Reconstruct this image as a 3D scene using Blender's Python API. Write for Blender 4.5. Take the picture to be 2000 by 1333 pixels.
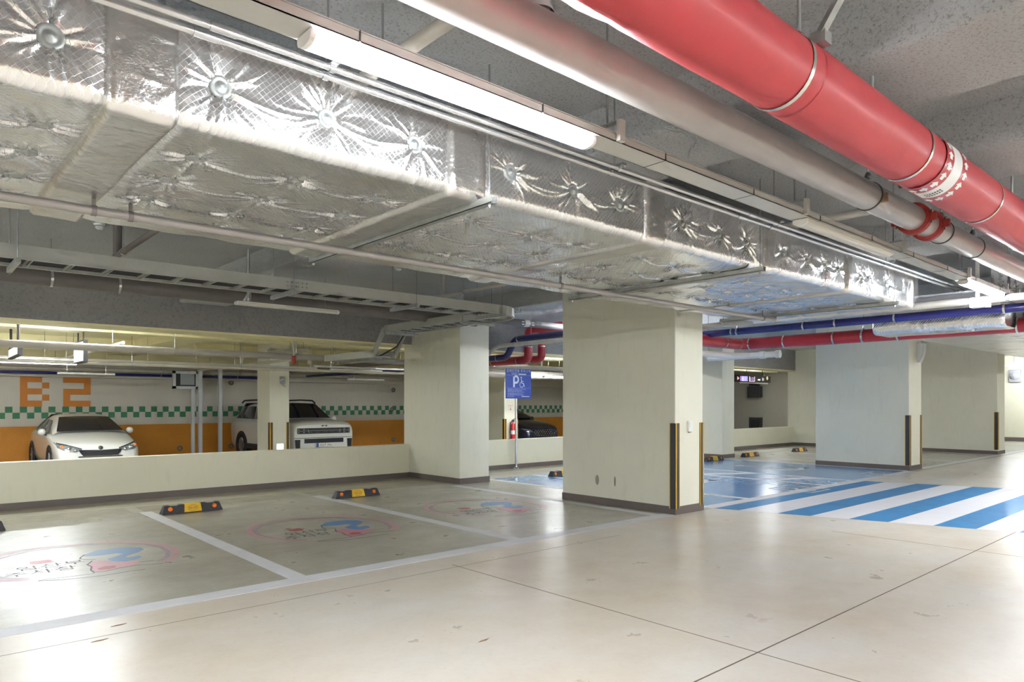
import bpy, bmesh, math, random
import numpy as np
from mathutils import Vector, Matrix, noise
for o in list(bpy.data.objects): bpy.data.objects.remove(o, do_unlink=True)
random.seed(7); rng = np.random.default_rng(11)
sc = bpy.context.scene
COL = sc.collection
# ------------------------------------------------------------------ camera, world, exposure
FPX, CX, YH, EYE = 1357.0, 1000.0, 789.0, 1.5
TH = math.atan2(2522.0 - 1000.0, FPX)               # angle between the view direction and +X (the drive aisle)
FW = (math.cos(TH), math.sin(TH)); RT = (math.sin(TH), -math.cos(TH))
cd = bpy.data.cameras.new('camera'); cam = bpy.data.objects.new('camera', cd); COL.objects.link(cam)
cam.location = (0, 0, EYE); cam.rotation_euler = (math.pi/2, 0, TH - math.pi/2)
cd.sensor_width = 36.0; cd.lens = 36.0*FPX/2000.0
cd.shift_y = (YH - 666.5)/2000.0
cd.clip_start = 0.05; cd.clip_end = 200
sc.camera = cam
w = bpy.data.worlds.new('world'); sc.world = w; w.use_nodes = True
w.node_tree.nodes['Background'].inputs[0].default_value = (0.9, 0.95, 1.0, 1)
w.node_tree.nodes['Background'].inputs[1].default_value = 0.0
sc.view_settings.view_transform = 'Standard'; sc.view_settings.look = 'None'
sc.view_settings.exposure = 2.52; sc.view_settings.gamma = 1.0
sc.view_settings.use_curve_mapping = False
sc.cycles.use_denoising = True; sc.cycles.use_light_tree = False
sc.cycles.max_bounces = 6; sc.cycles.diffuse_bounces = 4; sc.cycles.glossy_bounces = 3
sc.cycles.use_adaptive_sampling = True; sc.cycles.adaptive_threshold = .06; sc.cycles.adaptive_min_samples = 24
sc.cycles.caustics_reflective = False; sc.cycles.caustics_refractive = False
sc.cycles.sample_clamp_indirect = 6.0
LAMP_POWER = 26.0                                   # emission of every lit tube
# ------------------------------------------------------------------ pixel -> place (a pixel gives a direction, the plane gives the distance)
def ray(px, py):
    u = (px - CX)/FPX
    return (FW[0] + u*RT[0], FW[1] + u*RT[1], -(py - YH)/FPX)
def onZ(px, py, z=0.0):
    r = ray(px, py); t = (z - EYE)/r[2]; return Vector((t*r[0], t*r[1], z))
def onX(px, py, x):
    r = ray(px, py); t = x/r[0]; return Vector((x, t*r[1], EYE + t*r[2]))
def onY(px, py, y):
    r = ray(px, py); t = y/r[1]; return Vector((t*r[0], y, EYE + t*r[2]))
# ------------------------------------------------------------------ materials
MATS = {}
def new_mat(name):
    m = bpy.data.materials.new(name); m.use_nodes = True
    nt = m.node_tree; b = nt.nodes['Principled BSDF']; MATS[name] = m
    return m, nt, b
def srgb(r, g, b):
    f = lambda c: (c/255)/12.92 if c/255 <= .04045 else ((c/255 + .055)/1.055)**2.4
    return (f(r), f(g), f(b), 1)
def N(nt, t, **kw):
    n = nt.nodes.new(t)
    for k, v in kw.items(): setattr(n, k, v)
    return n
def tex_noise(nt, scale, detail=4, rough=.55, vec=None, dim='3D'):
    n = N(nt, 'ShaderNodeTexNoise'); n.inputs['Scale'].default_value = scale
    n.inputs['Detail'].default_value = detail; n.inputs['Roughness'].default_value = rough
    if vec is not None: nt.links.new(vec, n.inputs['Vector'])
    return n
def ramp(nt, src, stops):
    r = N(nt, 'ShaderNodeValToRGB'); el = r.color_ramp.elements
    while len(el) < len(stops): el.new(.5)
    for e, (p, c) in zip(el, stops): e.position = p; e.color = c if len(c) == 4 else (*c, 1)
    nt.links.new(src, r.inputs[0]); return r
def mix(nt, fac, a, b, mode='MIX'):
    m = N(nt, 'ShaderNodeMix', data_type='RGBA', blend_type=mode)
    for s, v in ((m.inputs[0], fac), (m.inputs[6], a), (m.inputs[7], b)):
        if hasattr(v, 'links'): nt.links.new(v, s)
        else: s.default_value = v
    return m.outputs[2]
def bump(nt, b, h, strength=.3, dist=.01, normal=None):
    n = N(nt, 'ShaderNodeBump'); n.inputs['Strength'].default_value = strength; n.inputs['Distance'].default_value = dist
    nt.links.new(h, n.inputs['Height'])
    if normal is not None: nt.links.new(normal, n.inputs['Normal'])
    nt.links.new(n.outputs[0], b.inputs['Normal']); return n.outputs[0]
def coords(nt, kind='Object'):
    return N(nt, 'ShaderNodeTexCoord').outputs[kind]
def scaled(nt, vec, s):
    m = N(nt, 'ShaderNodeMapping'); m.inputs['Scale'].default_value = s; nt.links.new(vec, m.inputs[0]); return m.outputs[0]
def plain(name, col, rough=.5, metal=0, coat=0, vary=.0, vscale=3.0, bumps=None, spec=.5):
    m, nt, b = new_mat(name)
    b.inputs['Base Color'].default_value = col; b.inputs['Roughness'].default_value = rough
    b.inputs['Metallic'].default_value = metal; b.inputs['Coat Weight'].default_value = coat
    b.inputs['Coat Roughness'].default_value = .08; b.inputs['Specular IOR Level'].default_value = spec
    if vary > 0:
        v = coords(nt); n = tex_noise(nt, vscale, 5, .6, v)
        d = tuple(c*(1 - vary) for c in col[:3]) + (1,); l = tuple(min(1, c*(1 + vary)) for c in col[:3]) + (1,)
        nt.links.new(ramp(nt, n.outputs[0], [(.3, d), (.7, l)]).outputs[0], b.inputs['Base Color'])
    if bumps:
        v = coords(nt); n = tex_noise(nt, bumps[0], 6, .6, v); bump(nt, b, n.outputs[0], bumps[1], bumps[2])
    return m
def emit(name, col, strength):
    m, nt, b = new_mat(name)
    b.inputs['Base Color'].default_value = (.8, .8, .8, 1); b.inputs['Emission Color'].default_value = col
    b.inputs['Emission Strength'].default_value = strength; return m

def make_materials():
    # sprayed ceiling: pale grey-beige lumps with dark pits
    m, nt, b = new_mat('spray'); v = coords(nt)
    big = tex_noise(nt, .7, 3, .5, v); fine = tex_noise(nt, 62, 6, .78, v); vor = N(nt, 'ShaderNodeTexVoronoi'); vor.inputs['Scale'].default_value = 46
    nt.links.new(v, vor.inputs['Vector'])
    base = ramp(nt, big.outputs[0], [(.3, srgb(232, 233, 234)), (.7, srgb(243, 244, 245))]).outputs[0]
    pits = ramp(nt, fine.outputs[0], [(.34, (.55, .54, .53)), (.48, (1, 1, 1))]).outputs[0]
    nt.links.new(mix(nt, 1.0, base, pits, 'MULTIPLY'), b.inputs['Base Color'])
    b.inputs['Roughness'].default_value = .95; b.inputs['Specular IOR Level'].default_value = .15
    bump(nt, b, fine.outputs[0], 1.0, .035)
    # darker grey fire-proofed beam over the low wall
    m, nt, b = new_mat('spray_grey'); v = coords(nt)
    big = tex_noise(nt, .9, 3, .5, v); fine = tex_noise(nt, 26, 6, .65, v)
    base = ramp(nt, big.outputs[0], [(.3, srgb(146, 144, 143)), (.7, srgb(162, 160, 158))]).outputs[0]
    nt.links.new(mix(nt, 1.0, base, ramp(nt, fine.outputs[0], [(.3, (.72, .72, .72)), (.5, (1, 1, 1))]).outputs[0], 'MULTIPLY'), b.inputs['Base Color'])
    b.inputs['Roughness'].default_value = .95; b.inputs['Specular IOR Level'].default_value = .1
    bump(nt, b, fine.outputs[0], .6, .015)
    # wall paints
    def paint(name, c, rough=.55, stain=.05):
        m, nt, b = new_mat(name); v = coords(nt)
        n = tex_noise(nt, 1.3, 4, .6, v); n2 = tex_noise(nt, 9, 5, .6, scaled(nt, v, (1, 1, .25)))
        d = tuple(x*(1 - stain) for x in c[:3]) + (1,)
        c1 = ramp(nt, n.outputs[0], [(.3, d), (.65, c)]).outputs[0]
        c2 = mix(nt, 1.0, c1, ramp(nt, n2.outputs[0], [(.25, (.93, .93, .92)), (.45, (1, 1, 1))]).outputs[0], 'MULTIPLY')
        nt.links.new(c2, b.inputs['Base Color']); b.inputs['Roughness'].default_value = rough
        f = tex_noise(nt, 60, 3, .5, v); bump(nt, b, f.outputs[0], .12, .004)
    paint('cream', srgb(226, 222, 200)); paint('column', srgb(228, 226, 210)); paint('yellow_cream', srgb(240, 231, 186))
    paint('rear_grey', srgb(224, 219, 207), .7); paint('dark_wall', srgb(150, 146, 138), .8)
    paint('skirting', srgb(112, 101, 96), .5, .12)
    # floors
    def floor(name, a, bcol, c, rough, blot):
        m, nt, b = new_mat(name); v = coords(nt)
        n1 = tex_noise(nt, .55, 5, .6, scaled(nt, v, (1, 1.3, 1))); n2 = tex_noise(nt, 2.6, 6, .68, v); n3 = tex_noise(nt, 24, 5, .6, v)
        c1 = ramp(nt, n1.outputs[0], [(.32, a), (.52, bcol), (.7, c)]).outputs[0]
        c2 = mix(nt, blot, c1, ramp(nt, n2.outputs[0], [(.25, (.80, .78, .74)), (.6, (1, 1, 1)), (.75, (1.0, 1.0, 1.0))]).outputs[0], 'MULTIPLY')
        c3 = mix(nt, .35, c2, ramp(nt, n3.outputs[0], [(.25, (.84, .82, .8)), (.5, (1, 1, 1))]).outputs[0], 'MULTIPLY')
        n5 = tex_noise(nt, 7.0, 8, .8, scaled(nt, v, (1, 1.8, 1)))
        c3 = mix(nt, ramp(nt, n5.outputs[0], [(.56, (0, 0, 0)), (.72, (blot*.55,)*3)]).outputs[0], c3, srgb(232, 230, 224))
        nt.links.new(c3, b.inputs['Base Color'])
        r = ramp(nt, n2.outputs[0], [(.3, (rough*1.3,)*3), (.7, (rough*.75,)*3)])
        nt.links.new(r.outputs[0], b.inputs['Roughness']); b.inputs['Specular IOR Level'].default_value = .5
        b.inputs['Coat Weight'].default_value = .2; b.inputs['Coat Roughness'].default_value = .2
        n4 = tex_noise(nt, 5.0, 4, .6, v); bump(nt, b, n4.outputs[0], .1, .02)
    floor('floor_aisle', srgb(214, 200, 181), srgb(221, 211, 198), srgb(225, 219, 212), .34, .3)
    floor('floor_stall', srgb(166, 161, 147), srgb(180, 176, 163), srgb(194, 191, 180), .33, .6)
    floor('floor_strip', srgb(150, 142, 122), srgb(164, 157, 138), srgb(172, 166, 149), .4, .5)
    floor('floor_back', srgb(150, 146, 132), srgb(166, 162, 148), srgb(172, 168, 156), .35, .5)
    def roadpaint(name, c, rough=.35, wear=.25):
        m, nt, b = new_mat(name); v = coords(nt); n = tex_noise(nt, 3.5, 6, .7, v)
        d = tuple(x*(1 - wear) for x in c[:3]) + (1,)
        nt.links.new(ramp(nt, n.outputs[0], [(.3, d), (.55, c)]).outputs[0], b.inputs['Base Color'])
        b.inputs['Roughness'].default_value = rough; b.inputs['Coat Weight'].default_value = .3 if rough < .3 else .08; b.inputs['Coat Roughness'].default_value = .12
    roadpaint('line_white', srgb(222, 221, 224), .5, .1); roadpaint('walk_white', srgb(230, 228, 232), .55, .05)
    roadpaint('walk_blue', srgb(46, 132, 190), .5, .22); roadpaint('bay_blue', srgb(100, 160, 222), .2, .12)
    roadpaint('old_line', srgb(172, 170, 150), .4, .1)
    roadpaint('pink', srgb(206, 162, 170), .4, .12); roadpaint('mauve', srgb(172, 146, 162), .4, .12)
    roadpaint('hair_blue', srgb(92, 140, 190), .4, .12); roadpaint('dress_pink', srgb(206, 140, 156), .4, .15)
    roadpaint('heart_red', srgb(178, 78, 84), .4, .12); plain('ink', srgb(70, 68, 70), .5)
    plain('joint', srgb(110, 98, 80), .8)
    # foil
    m, nt, b = new_mat('foil'); v = coords(nt)
    s = N(nt, 'ShaderNodeSeparateXYZ'); nt.links.new(v, s.inputs[0])
    def mt(op, a, c=None):
        n = N(nt, 'ShaderNodeMath', operation=op)
        for i, q in enumerate((a, c)):
            if q is None: continue
            if hasattr(q, 'links'): nt.links.new(q, n.inputs[i])
            else: n.inputs[i].default_value = q
        return n.outputs[0]
    yz = mt('ADD', s.outputs[1], s.outputs[2])
    def lines(d, k):
        f = mt('FRACT', mt('MULTIPLY', d, k)); t = mt('ABSOLUTE', mt('SUBTRACT', f, .5)); return mt('MAXIMUM', mt('SUBTRACT', t, .45), 0.0)
    g = mt('ADD', lines(mt('ADD', s.outputs[0], yz), 30.0), lines(mt('SUBTRACT', s.outputs[0], yz), 30.0))
    n1 = tex_noise(nt, 34, 4, .6, scaled(nt, v, (1, 1, 1))); n2 = tex_noise(nt, 9, 4, .7, v)
    h = mt('ADD', mt('MULTIPLY', g, 1.3), mt('ADD', mt('MULTIPLY', n1.outputs[0], .2), mt('MULTIPLY', n2.outputs[0], .55)))
    rr = mt('MINIMUM', mt('ADD', .24, mt('MULTIPLY', g, 2.0)), .5); nt.links.new(rr, b.inputs['Roughness'])
    bump(nt, b, h, .35, .012)
    n3 = tex_noise(nt, 1.7, 3, .6, v)
    nt.links.new(ramp(nt, n3.outputs[0], [(.3, srgb(230, 230, 230)), (.7, srgb(246, 247, 248))]).outputs[0], b.inputs['Base Color'])
    b.inputs['Metallic'].default_value = .93
    m, nt, b = new_mat('foil_tape'); v = coords(nt); n1 = tex_noise(nt, 22, 5, .7, v); bump(nt, b, n1.outputs[0], .4, .014)
    b.inputs['Base Color'].default_value = srgb(232, 231, 229); b.inputs['Metallic'].default_value = .95; b.inputs['Roughness'].default_value = .2
    # metals, plastics, pipe finishes
    plain('galv', srgb(176, 179, 178), .42, .75, vary=.12, vscale=14); plain('zinc', srgb(206, 208, 210), .22, .9)
    plain('washer', srgb(176, 180, 179), .45, .5, vary=.08, vscale=30); plain('steel_dark', srgb(92, 92, 90), .5, .6)
    plain('tray_paint', srgb(196, 196, 191), .35, .2, vary=.04); plain('ladder', srgb(186, 188, 184), .45, .35, vary=.05, vscale=8)
    plain('pipe_grey', srgb(176, 172, 169), .34, .12, .15, vary=.06, vscale=5); plain('pipe_pale', srgb(196, 191, 182), .4, .1, vary=.07, vscale=6)
    plain('pipe_dark', srgb(122, 116, 113), .45, .2, vary=.08, vscale=6); plain('conduit', srgb(205, 206, 205), .25, .8)
    plain('red_wrap', srgb(180, 60, 66), .45, 0, .05, vary=.05, vscale=6, bumps=(16, .12, .01)); plain('red_deep', srgb(176, 42, 54), .3, 0, .3, vary=.06, vscale=8)
    plain('blue_dark', srgb(34, 38, 96), .28, 0, .4, vary=.06, vscale=8); plain('pipe_mid', srgb(154, 148, 144), .36, .15, .1, vary=.06, vscale=6); plain('blue_wrap', srgb(36, 40, 124), .25, 0, .5, vary=.06, vscale=8); plain('coupling_red', srgb(168, 56, 50), .45, .1, vary=.25, vscale=40)
    plain('band_steel', srgb(214, 214, 206), .22, .9); plain('sticker_white', srgb(226, 224, 222), .4); plain('pvc_white', srgb(214, 217, 216), .35)
    plain('white_box', srgb(232, 233, 232), .4); plain('rust', srgb(150, 122, 96), .8, vary=.3, vscale=30)
    plain('rubber', srgb(52, 50, 56), .55, vary=.1, vscale=20); plain('guard_black', srgb(64, 62, 66), .5); plain('guard_yellow', srgb(240, 190, 20), .45)
    plain('stop_yellow', srgb(236, 186, 24), .45, vary=.06, vscale=12); plain('reflector', srgb(244, 122, 16), .25, 0, .4)
    plain('sign_blue', srgb(40, 70, 160), .4); plain('sign_text', srgb(206, 214, 232), .5); plain('stainless', srgb(196, 198, 202), .22, .95)
    plain('orange_paint', srgb(226, 150, 48), .55, vary=.06, vscale=2, bumps=(14, .3, .02)); plain('orange_tile', srgb(220, 138, 56), .6, vary=.06)
    plain('green_tile', srgb(72, 142, 104), .6, vary=.06); plain('frame_white', srgb(214, 217, 220), .5); plain('board_dark', srgb(52, 52, 54), .5)
    plain('board_grey', srgb(160, 166, 170), .3); plain('ring_grey', srgb(128, 126, 118), .6)
    plain('extinguisher_red', srgb(206, 34, 48), .25, 0, .5); plain('label_white', srgb(230, 228, 222), .5); plain('notice_red', srgb(214, 82, 66), .6)
    plain('black_plastic', srgb(34, 34, 38), .45); plain('cable', srgb(44, 44, 46), .5); plain('camera_grey', srgb(178, 178, 186), .4)
    plain('smudge', srgb(150, 150, 140), .8)
    # lamps
    emit('lamp_on', (.90, .955, 1.0, 1), LAMP_POWER); plain('lamp_off', srgb(216, 214, 204), .3, 0, .2)
    emit('led_pink', (.75, .55, 1, 1), .28); emit('led_blue', (.22, .18, 1, 1), .14); emit('led_red', (1, .2, .22, 1), .22)
    emit('led_white', (.85, .85, 1, 1), .28); emit('led_amber', (.8, .5, .1, 1), .1); emit('screen_dim', (.72, .74, .8, 1), .15); emit('night_light', (.9, 1, .98, 1), .8)
    # cars
    for nm, c, r in (('car_white', srgb(226, 226, 222), .28), ('car_black', srgb(36, 38, 62), .2)):
        m = plain(nm, c, r, 0, .8)
    plain('car_glass', srgb(30, 30, 44), .08, 0, .6); plain('chrome', srgb(214, 216, 220), .1, 1.0); plain('tyre', srgb(36, 36, 38), .75)
    plain('rim', srgb(150, 152, 158), .3, .8); plain('grille_black', srgb(32, 33, 42), .3, .2); plain('lamp_lens', srgb(150, 156, 164), .1, .4, .6)
    plain('lamp_amber', srgb(226, 128, 70), .2, 0, .5); plain('cladding', srgb(44, 44, 48), .6); plain('plate_white', srgb(232, 232, 230), .5); plain('plate_blue', srgb(60, 90, 150), .5)
make_materials()
M = MATS
# ------------------------------------------------------------------ mesh helpers
class MB:
    """collects shapes in place coordinates; build() links them as ONE mesh object"""
    def __init__(s): s.v = []; s.f = []; s.smooth = []
    def add(s, vs, fs, smooth=False):
        n = len(s.v); s.v += [tuple(v) for v in vs]
        for f in fs: s.f.append(tuple(i + n for i in f)); s.smooth.append(smooth)
        return s
    def box(s, x0, x1, y0, y1, z0, z1):
        vs = [(x, y, z) for z in (z0, z1) for y in (y0, y1) for x in (x0, x1)]
        return s.add(vs, [(0, 2, 3, 1), (4, 5, 7, 6), (0, 1, 5, 4), (2, 6, 7, 3), (0, 4, 6, 2), (1, 3, 7, 5)])
    def prism(s, poly, axis, a, b):
        """polygon in the two other axes, extruded along axis from a to b"""
        def P(p, t):
            if axis == 'x': return (t, p[0], p[1])
            if axis == 'y': return (p[0], t, p[1])
            return (p[0], p[1], t)
        n = len(poly); vs = [P(p, a) for p in poly] + [P(p, b) for p in poly]
        fs = [tuple(range(n))[::-1], tuple(range(n, 2*n))] + [(i, (i + 1) % n, n + (i + 1) % n, n + i) for i in range(n)]
        return s.add(vs, fs)
    def cyl(s, p0, p1, r, n=16, r1=None, caps=True):
        p0 = Vector(p0); p1 = Vector(p1); d = (p1 - p0).normalized(); r1 = r if r1 is None else r1
        u = d.orthogonal().normalized(); q = d.cross(u)
        vs = []
        for p, rr in ((p0, r), (p1, r1)):
            for i in range(n):
                a = 2*math.pi*i/n; vs.append(p + u*math.cos(a)*rr + q*math.sin(a)*rr)
        s.add(vs, [(i, (i + 1) % n, n + (i + 1) % n, n + i) for i in range(n)], True)
        if caps: s.add(vs, [tuple(range(n))[::-1], tuple(range(n, 2*n))])
        return s
    def tube(s, pts, r, n=14, caps=True):
        pts = [Vector(p) for p in pts]; rings = []; u = None
        rs = r if isinstance(r, (list, tuple)) else [r]*len(pts)
        for i, p in enumerate(pts):
            d = (pts[min(i + 1, len(pts) - 1)] - pts[max(i - 1, 0)]).normalized()
            u = d.orthogonal().normalized() if u is None else (u - d*u.dot(d)).normalized()
            q = d.cross(u)
            rings.append([p + u*math.cos(2*math.pi*k/n)*rs[i] + q*math.sin(2*math.pi*k/n)*rs[i] for k in range(n)])
        vs = [v for rg in rings for v in rg]
        fs = [(i*n + k, i*n + (k + 1) % n, (i + 1)*n + (k + 1) % n, (i + 1)*n + k) for i in range(len(pts) - 1) for k in range(n)]
        s.add(vs, fs, True)
        if caps: s.add(rings[0], [tuple(range(n))[::-1]]); s.add(rings[-1], [tuple(range(n))])
        return s
    def lathe(s, c, d, prof, n=20):
        """profile of (radius, height) turned about the axis d at c"""
        c = Vector(c); d = Vector(d).normalized(); u = d.orthogonal().normalized(); q = d.cross(u); m = len(prof)
        vs = [c + d*h + (u*math.cos(2*math.pi*k/n) + q*math.sin(2*math.pi*k/n))*r for r, h in prof for k in range(n)]
        fs = [(i*n + k, i*n + (k + 1) % n, (i + 1)*n + (k + 1) % n, (i + 1)*n + k) for i in range(m - 1) for k in range(n)]
        return s.add(vs, fs, True)
    def bar(s, p0, p1, w, h, up=(0, 0, 1)):
        p0 = Vector(p0); p1 = Vector(p1); d = (p1 - p0).normalized(); up = Vector(up)
        a = d.cross(up); a = (d.orthogonal() if a.length < 1e-5 else a).normalized(); b = a.cross(d).normalized()
        vs = [p + a*x*w/2 + b*y*h/2 for p in (p0, p1) for x, y in ((-1, -1), (1, -1), (1, 1), (-1, 1))]
        return s.add(vs, [(3, 2, 1, 0), (4, 5, 6, 7), (0, 1, 5, 4), (1, 2, 6, 5), (2, 3, 7, 6), (3, 0, 4, 7)])
    def flat(s, poly, z, t=.002):
        return s.prism([(p[0], p[1]) for p in poly], 'z', z, z + t)
    def build(s, name, mat, parent=None, bevel=0, sub=0, solid=0, auto=False):
        me = bpy.data.meshes.new(name)
        o0 = Vector((0, 0, 0)) if parent is None else ORG.get(parent.name_full, Vector((0, 0, 0)))
        me.from_pydata([(v[0] - o0[0], v[1] - o0[1], v[2] - o0[2]) for v in s.v], [], s.f)
        me.polygons.foreach_set('use_smooth', s.smooth); me.validate()
        bm = bmesh.new(); bm.from_mesh(me); bmesh.ops.recalc_face_normals(bm, faces=bm.faces); bm.to_mesh(me); bm.free()
        o = bpy.data.objects.new(name, me); COL.objects.link(o); me.materials.append(M[mat] if isinstance(mat, str) else mat)
        if parent is not None: o.parent = parent; ORG[o.name_full] = o0
        if bevel:
            md = o.modifiers.new('bevel', 'BEVEL'); md.width = bevel; md.segments = 2; md.limit_method = 'ANGLE'
        if solid:
            md = o.modifiers.new('solid', 'SOLIDIFY'); md.thickness = solid; md.offset = 0
        if sub:
            md = o.modifiers.new('sub', 'SUBSURF'); md.levels = sub; md.render_levels = sub
        return o
ORG = {}
def tag(o, label, cat, group=None):
    o['label'] = label; o['category'] = cat
    if group: o['group'] = group
    return o
def thing(name, base, label, cat, group=None):
    o = bpy.data.objects.new(name, None); COL.objects.link(o); o.location = base; o.empty_display_size = .1
    ORG[o.name_full] = Vector(base); return tag(o, label, cat, group)
def struct(o): o['kind'] = 'structure'; return o
def kids(o): return [c for c in bpy.data.objects if c.parent is o]
CH = {}
def dup(root, loc, rotz=0, label=None, group=None):
    def cp(o, par):
        c = o.copy(); COL.objects.link(c); c.parent = par
        for ch in list(o.children): cp(ch, c)
        return c
    c = cp(root, None); c.location = loc; c.rotation_euler = (0, 0, rotz); ORG[c.name_full] = Vector(loc)
    if label: c['label'] = label
    if group: c['group'] = group
    return c
TXT = {}
SMALL_PRINT = ('장애인전용주차구역에 주차할 수 있는 표지를 부착하고', '보행상 장애가 있는 사람이 탑승한 차량만', '주차할 수 있습니다 위반 시 과태료가 부과됩니다', '위반 차량을 발견하신 분은 구청에 신고하여', '주시기 바랍니다 협조 부탁드립니다 감사합니다', '문의 및 신고 전화')
def load_texts(lines):
    """all lettering is tessellated once, from one text block, and split by line"""
    cu = bpy.data.curves.new('t', 'FONT'); cu.body = '\n'.join(lines); cu.size = 1.0; cu.space_line = 2.0; cu.resolution_u = 2
    ob = bpy.data.objects.new('t', cu); COL.objects.link(ob); bpy.context.view_layer.update()
    me = ob.evaluated_get(bpy.context.evaluated_depsgraph_get()).to_mesh()
    co = np.array([v.co[:] for v in me.vertices]); fs = [tuple(p.vertices) for p in me.polygons]
    row = np.round(-(co[:, 1] - .35)/2.0).astype(int)
    for k, ln in enumerate(lines):
        idx = np.where(row == k)[0]; mp = {int(a): b for b, a in enumerate(idx)}; c = co[idx]
        x0, x1, y0, y1 = c[:, 0].min(), c[:, 0].max(), c[:, 1].min(), c[:, 1].max()
        TXT[ln] = ([(p[0] - (x0 + x1)/2, p[1] - (y0 + y1)/2) for p in c], [tuple(mp[i] for i in f) for f in fs if f[0] in mp], (x1 - x0)/2)
    bpy.data.objects.remove(ob); bpy.data.curves.remove(cu)
load_texts(['STOP', '임산부', '주차장', '장애인전용 주차구역', '이용대상자', '소화기', '출구', '112', 'B1', '103구 2961'] + list(SMALL_PRINT))
def text_geo(body, size, align='CENTER'):
    vs, fs, hw = TXT[body]; dx = hw if align == 'LEFT' else 0
    return [((v[0] + dx)*size, v[1]*size, 0) for v in vs], fs
def text_on(mb, body, size, o, ux, uy, off=.0015, align='CENTER', sx=1.0):
    vs, fs = text_geo(body, size, align); o = Vector(o); ux = Vector(ux).normalized(); uy = Vector(uy).normalized(); n = ux.cross(uy)
    return mb.add([o + ux*v[0]*sx + uy*v[1] + n*off for v in vs], fs)
# ------------------------------------------------------------------ the setting
ZS, ZBEAM = 3.42, 3.13          # slab soffit, beam soffit
YP = 12.0                       # front of the low walls
ZR = -0.17                      # floor of the rear bay
def sbox(name, mat, *b, parent=None):
    o = MB().box(*b).build(name, mat, parent); return o if parent else struct(o)
floor = sbox('floor', 'floor_aisle', -8, 34, -8, 5.5, -.3, 0)
fstall = sbox('floor_stalls', 'floor_stall', -8, 34, 5.5, YP + .2, -.3, 0)
frear = sbox('floor_rear', 'floor_back', -8, 34, YP + .2, 23.8, -.45, ZR)
# sprayed slab: a fine, lumpy soffit over the part in view, flat beyond
def rough_slab(name, x0, x1, y0, y1, z, step, amp, top=.25, mat='spray'):
    nx = max(2, int((x1 - x0)/step)); ny = max(2, int((y1 - y0)/step))
    xs = np.linspace(x0, x1, nx + 1); ys = np.linspace(y0, y1, ny + 1)
    vs = []
    for y in ys:
        for x in xs:
            vs.append((x, y, z + amp*(noise.noise((x*3, y*3, 1.7)) + .6*noise.noise((x*11, y*11, 4.1)))))
    W = nx + 1
    fs = [(j*W + i, (j + 1)*W + i, (j + 1)*W + i + 1, j*W + i + 1) for j in range(ny) for i in range(nx)]
    mb = MB().add(vs, fs, True); mb.box(x0, x1, y0, y1, z + .06, z + top)
    o = mb.build(name, mat); return o
struct(rough_slab('ceiling', -8, 34, -8, YP + .4, ZS, .2, .012))
struct(MB().box(-8, 34, YP + .4, 23.8, 3.12, 3.4).build('ceiling_rear', 'yellow_cream'))
def beam(name, x0, x1, y0, y1, z0, mat='spray'):
    mb = MB(); mb.box(x0, x1, y0, y1, z0, ZS + .05); o = mb.build(name, mat, bevel=.02); return struct(o)
for k, (a, b) in enumerate(((-5.6, -4.9), (3.43, 4.2), (7.9, 8.52), (12.4, 13.1), (17.0, 17.53), (24.33, 24.97))):
    beam('trim_cross_beam_%d' % (k + 1), a, b, -8, YP - .1, ZBEAM)
beam('trim_aisle_beam', 5.2, 6.0, -8, 1.75, ZBEAM)
# grey beam over the low wall with a cream underside
struct(MB().box(-8, 33.4, YP - .1, YP + .42, 2.70, ZS + .03).build('trim_edge_beam', 'spray_grey'))
struct(MB().box(-8, 33.4, YP - .1, YP + .42, 2.665, 2.699).build('trim_edge_beam_soffit', 'yellow_cream'))
# rear-bay beams, painted cream
for k, b in enumerate(((-8, 33, 15.0, 15.5, 2.86), (-8, 33, 19.6, 20.2, 2.80), (-8, 33, 22.6, 23.6, 2.62))):
    struct(MB().box(*b, 3.2).build('trim_rear_beam_%d' % (k + 1), 'yellow_cream'))
for k, b in enumerate(((4.6, 5.3), (11.9, 12.6), (19.0, 19.7))):
    struct(MB().box(b[0], b[1], YP + .42, 23.6, 2.9, 3.2).build('trim_rear_cross_beam_%d' % (k + 1), 'yellow_cream'))
# outer walls
struct(MB().box(33.4, 33.7, -8, YP + .2, 0, 3.5).build('wall_right', 'cream'))
struct(MB().box(33.37, 33.4, -8, YP, 0, .16).build('baseboard_right', 'skirting'))
struct(MB().box(-8, 34, -8.3, -8, 0, 3.5).build('wall_front', 'cream'))
struct(MB().box(-8.3, -8, -8, 23.8, -.3, 3.5).build('wall_left', 'cream'))
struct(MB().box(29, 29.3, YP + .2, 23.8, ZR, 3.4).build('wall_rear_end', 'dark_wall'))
# rear wall: orange dado, checker of painted squares, pale field, letters
YB = 23.6
wb = struct(MB().box(-8, 29, YB, YB + .25, ZR, 3.3).build('wall_back', 'rear_grey'))
ZOR = .86
MB().box(-8, 29, YB - .012, YB, ZR, ZOR).build('orange_dado', 'orange_paint', wb)
SQ = (onY(202, 800, YB).x - onY(13, 800, YB).x)/14.0     # seven pairs of squares
zq = 1.415
xq = onY(161.5/6.667, 800, YB).x
k0 = -12
sq_me = None
for i in range(-10, 95):
    for row in (0, 1):
        x = xq + (2*i + (0 if row == 0 else 1))*SQ - SQ
        if not (1.2 < x < 28.6): continue
        z1 = zq - row*SQ
        if sq_me is None:
            q = MB().box(0, SQ, -.008, 0, -SQ, 0).build('green_square', 'green_tile', wb); sq_me = q.data
        else:
            q = bpy.data.objects.new('green_square', sq_me); COL.objects.link(q); q.parent = wb
        q.location = (x, YB, z1)
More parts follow.
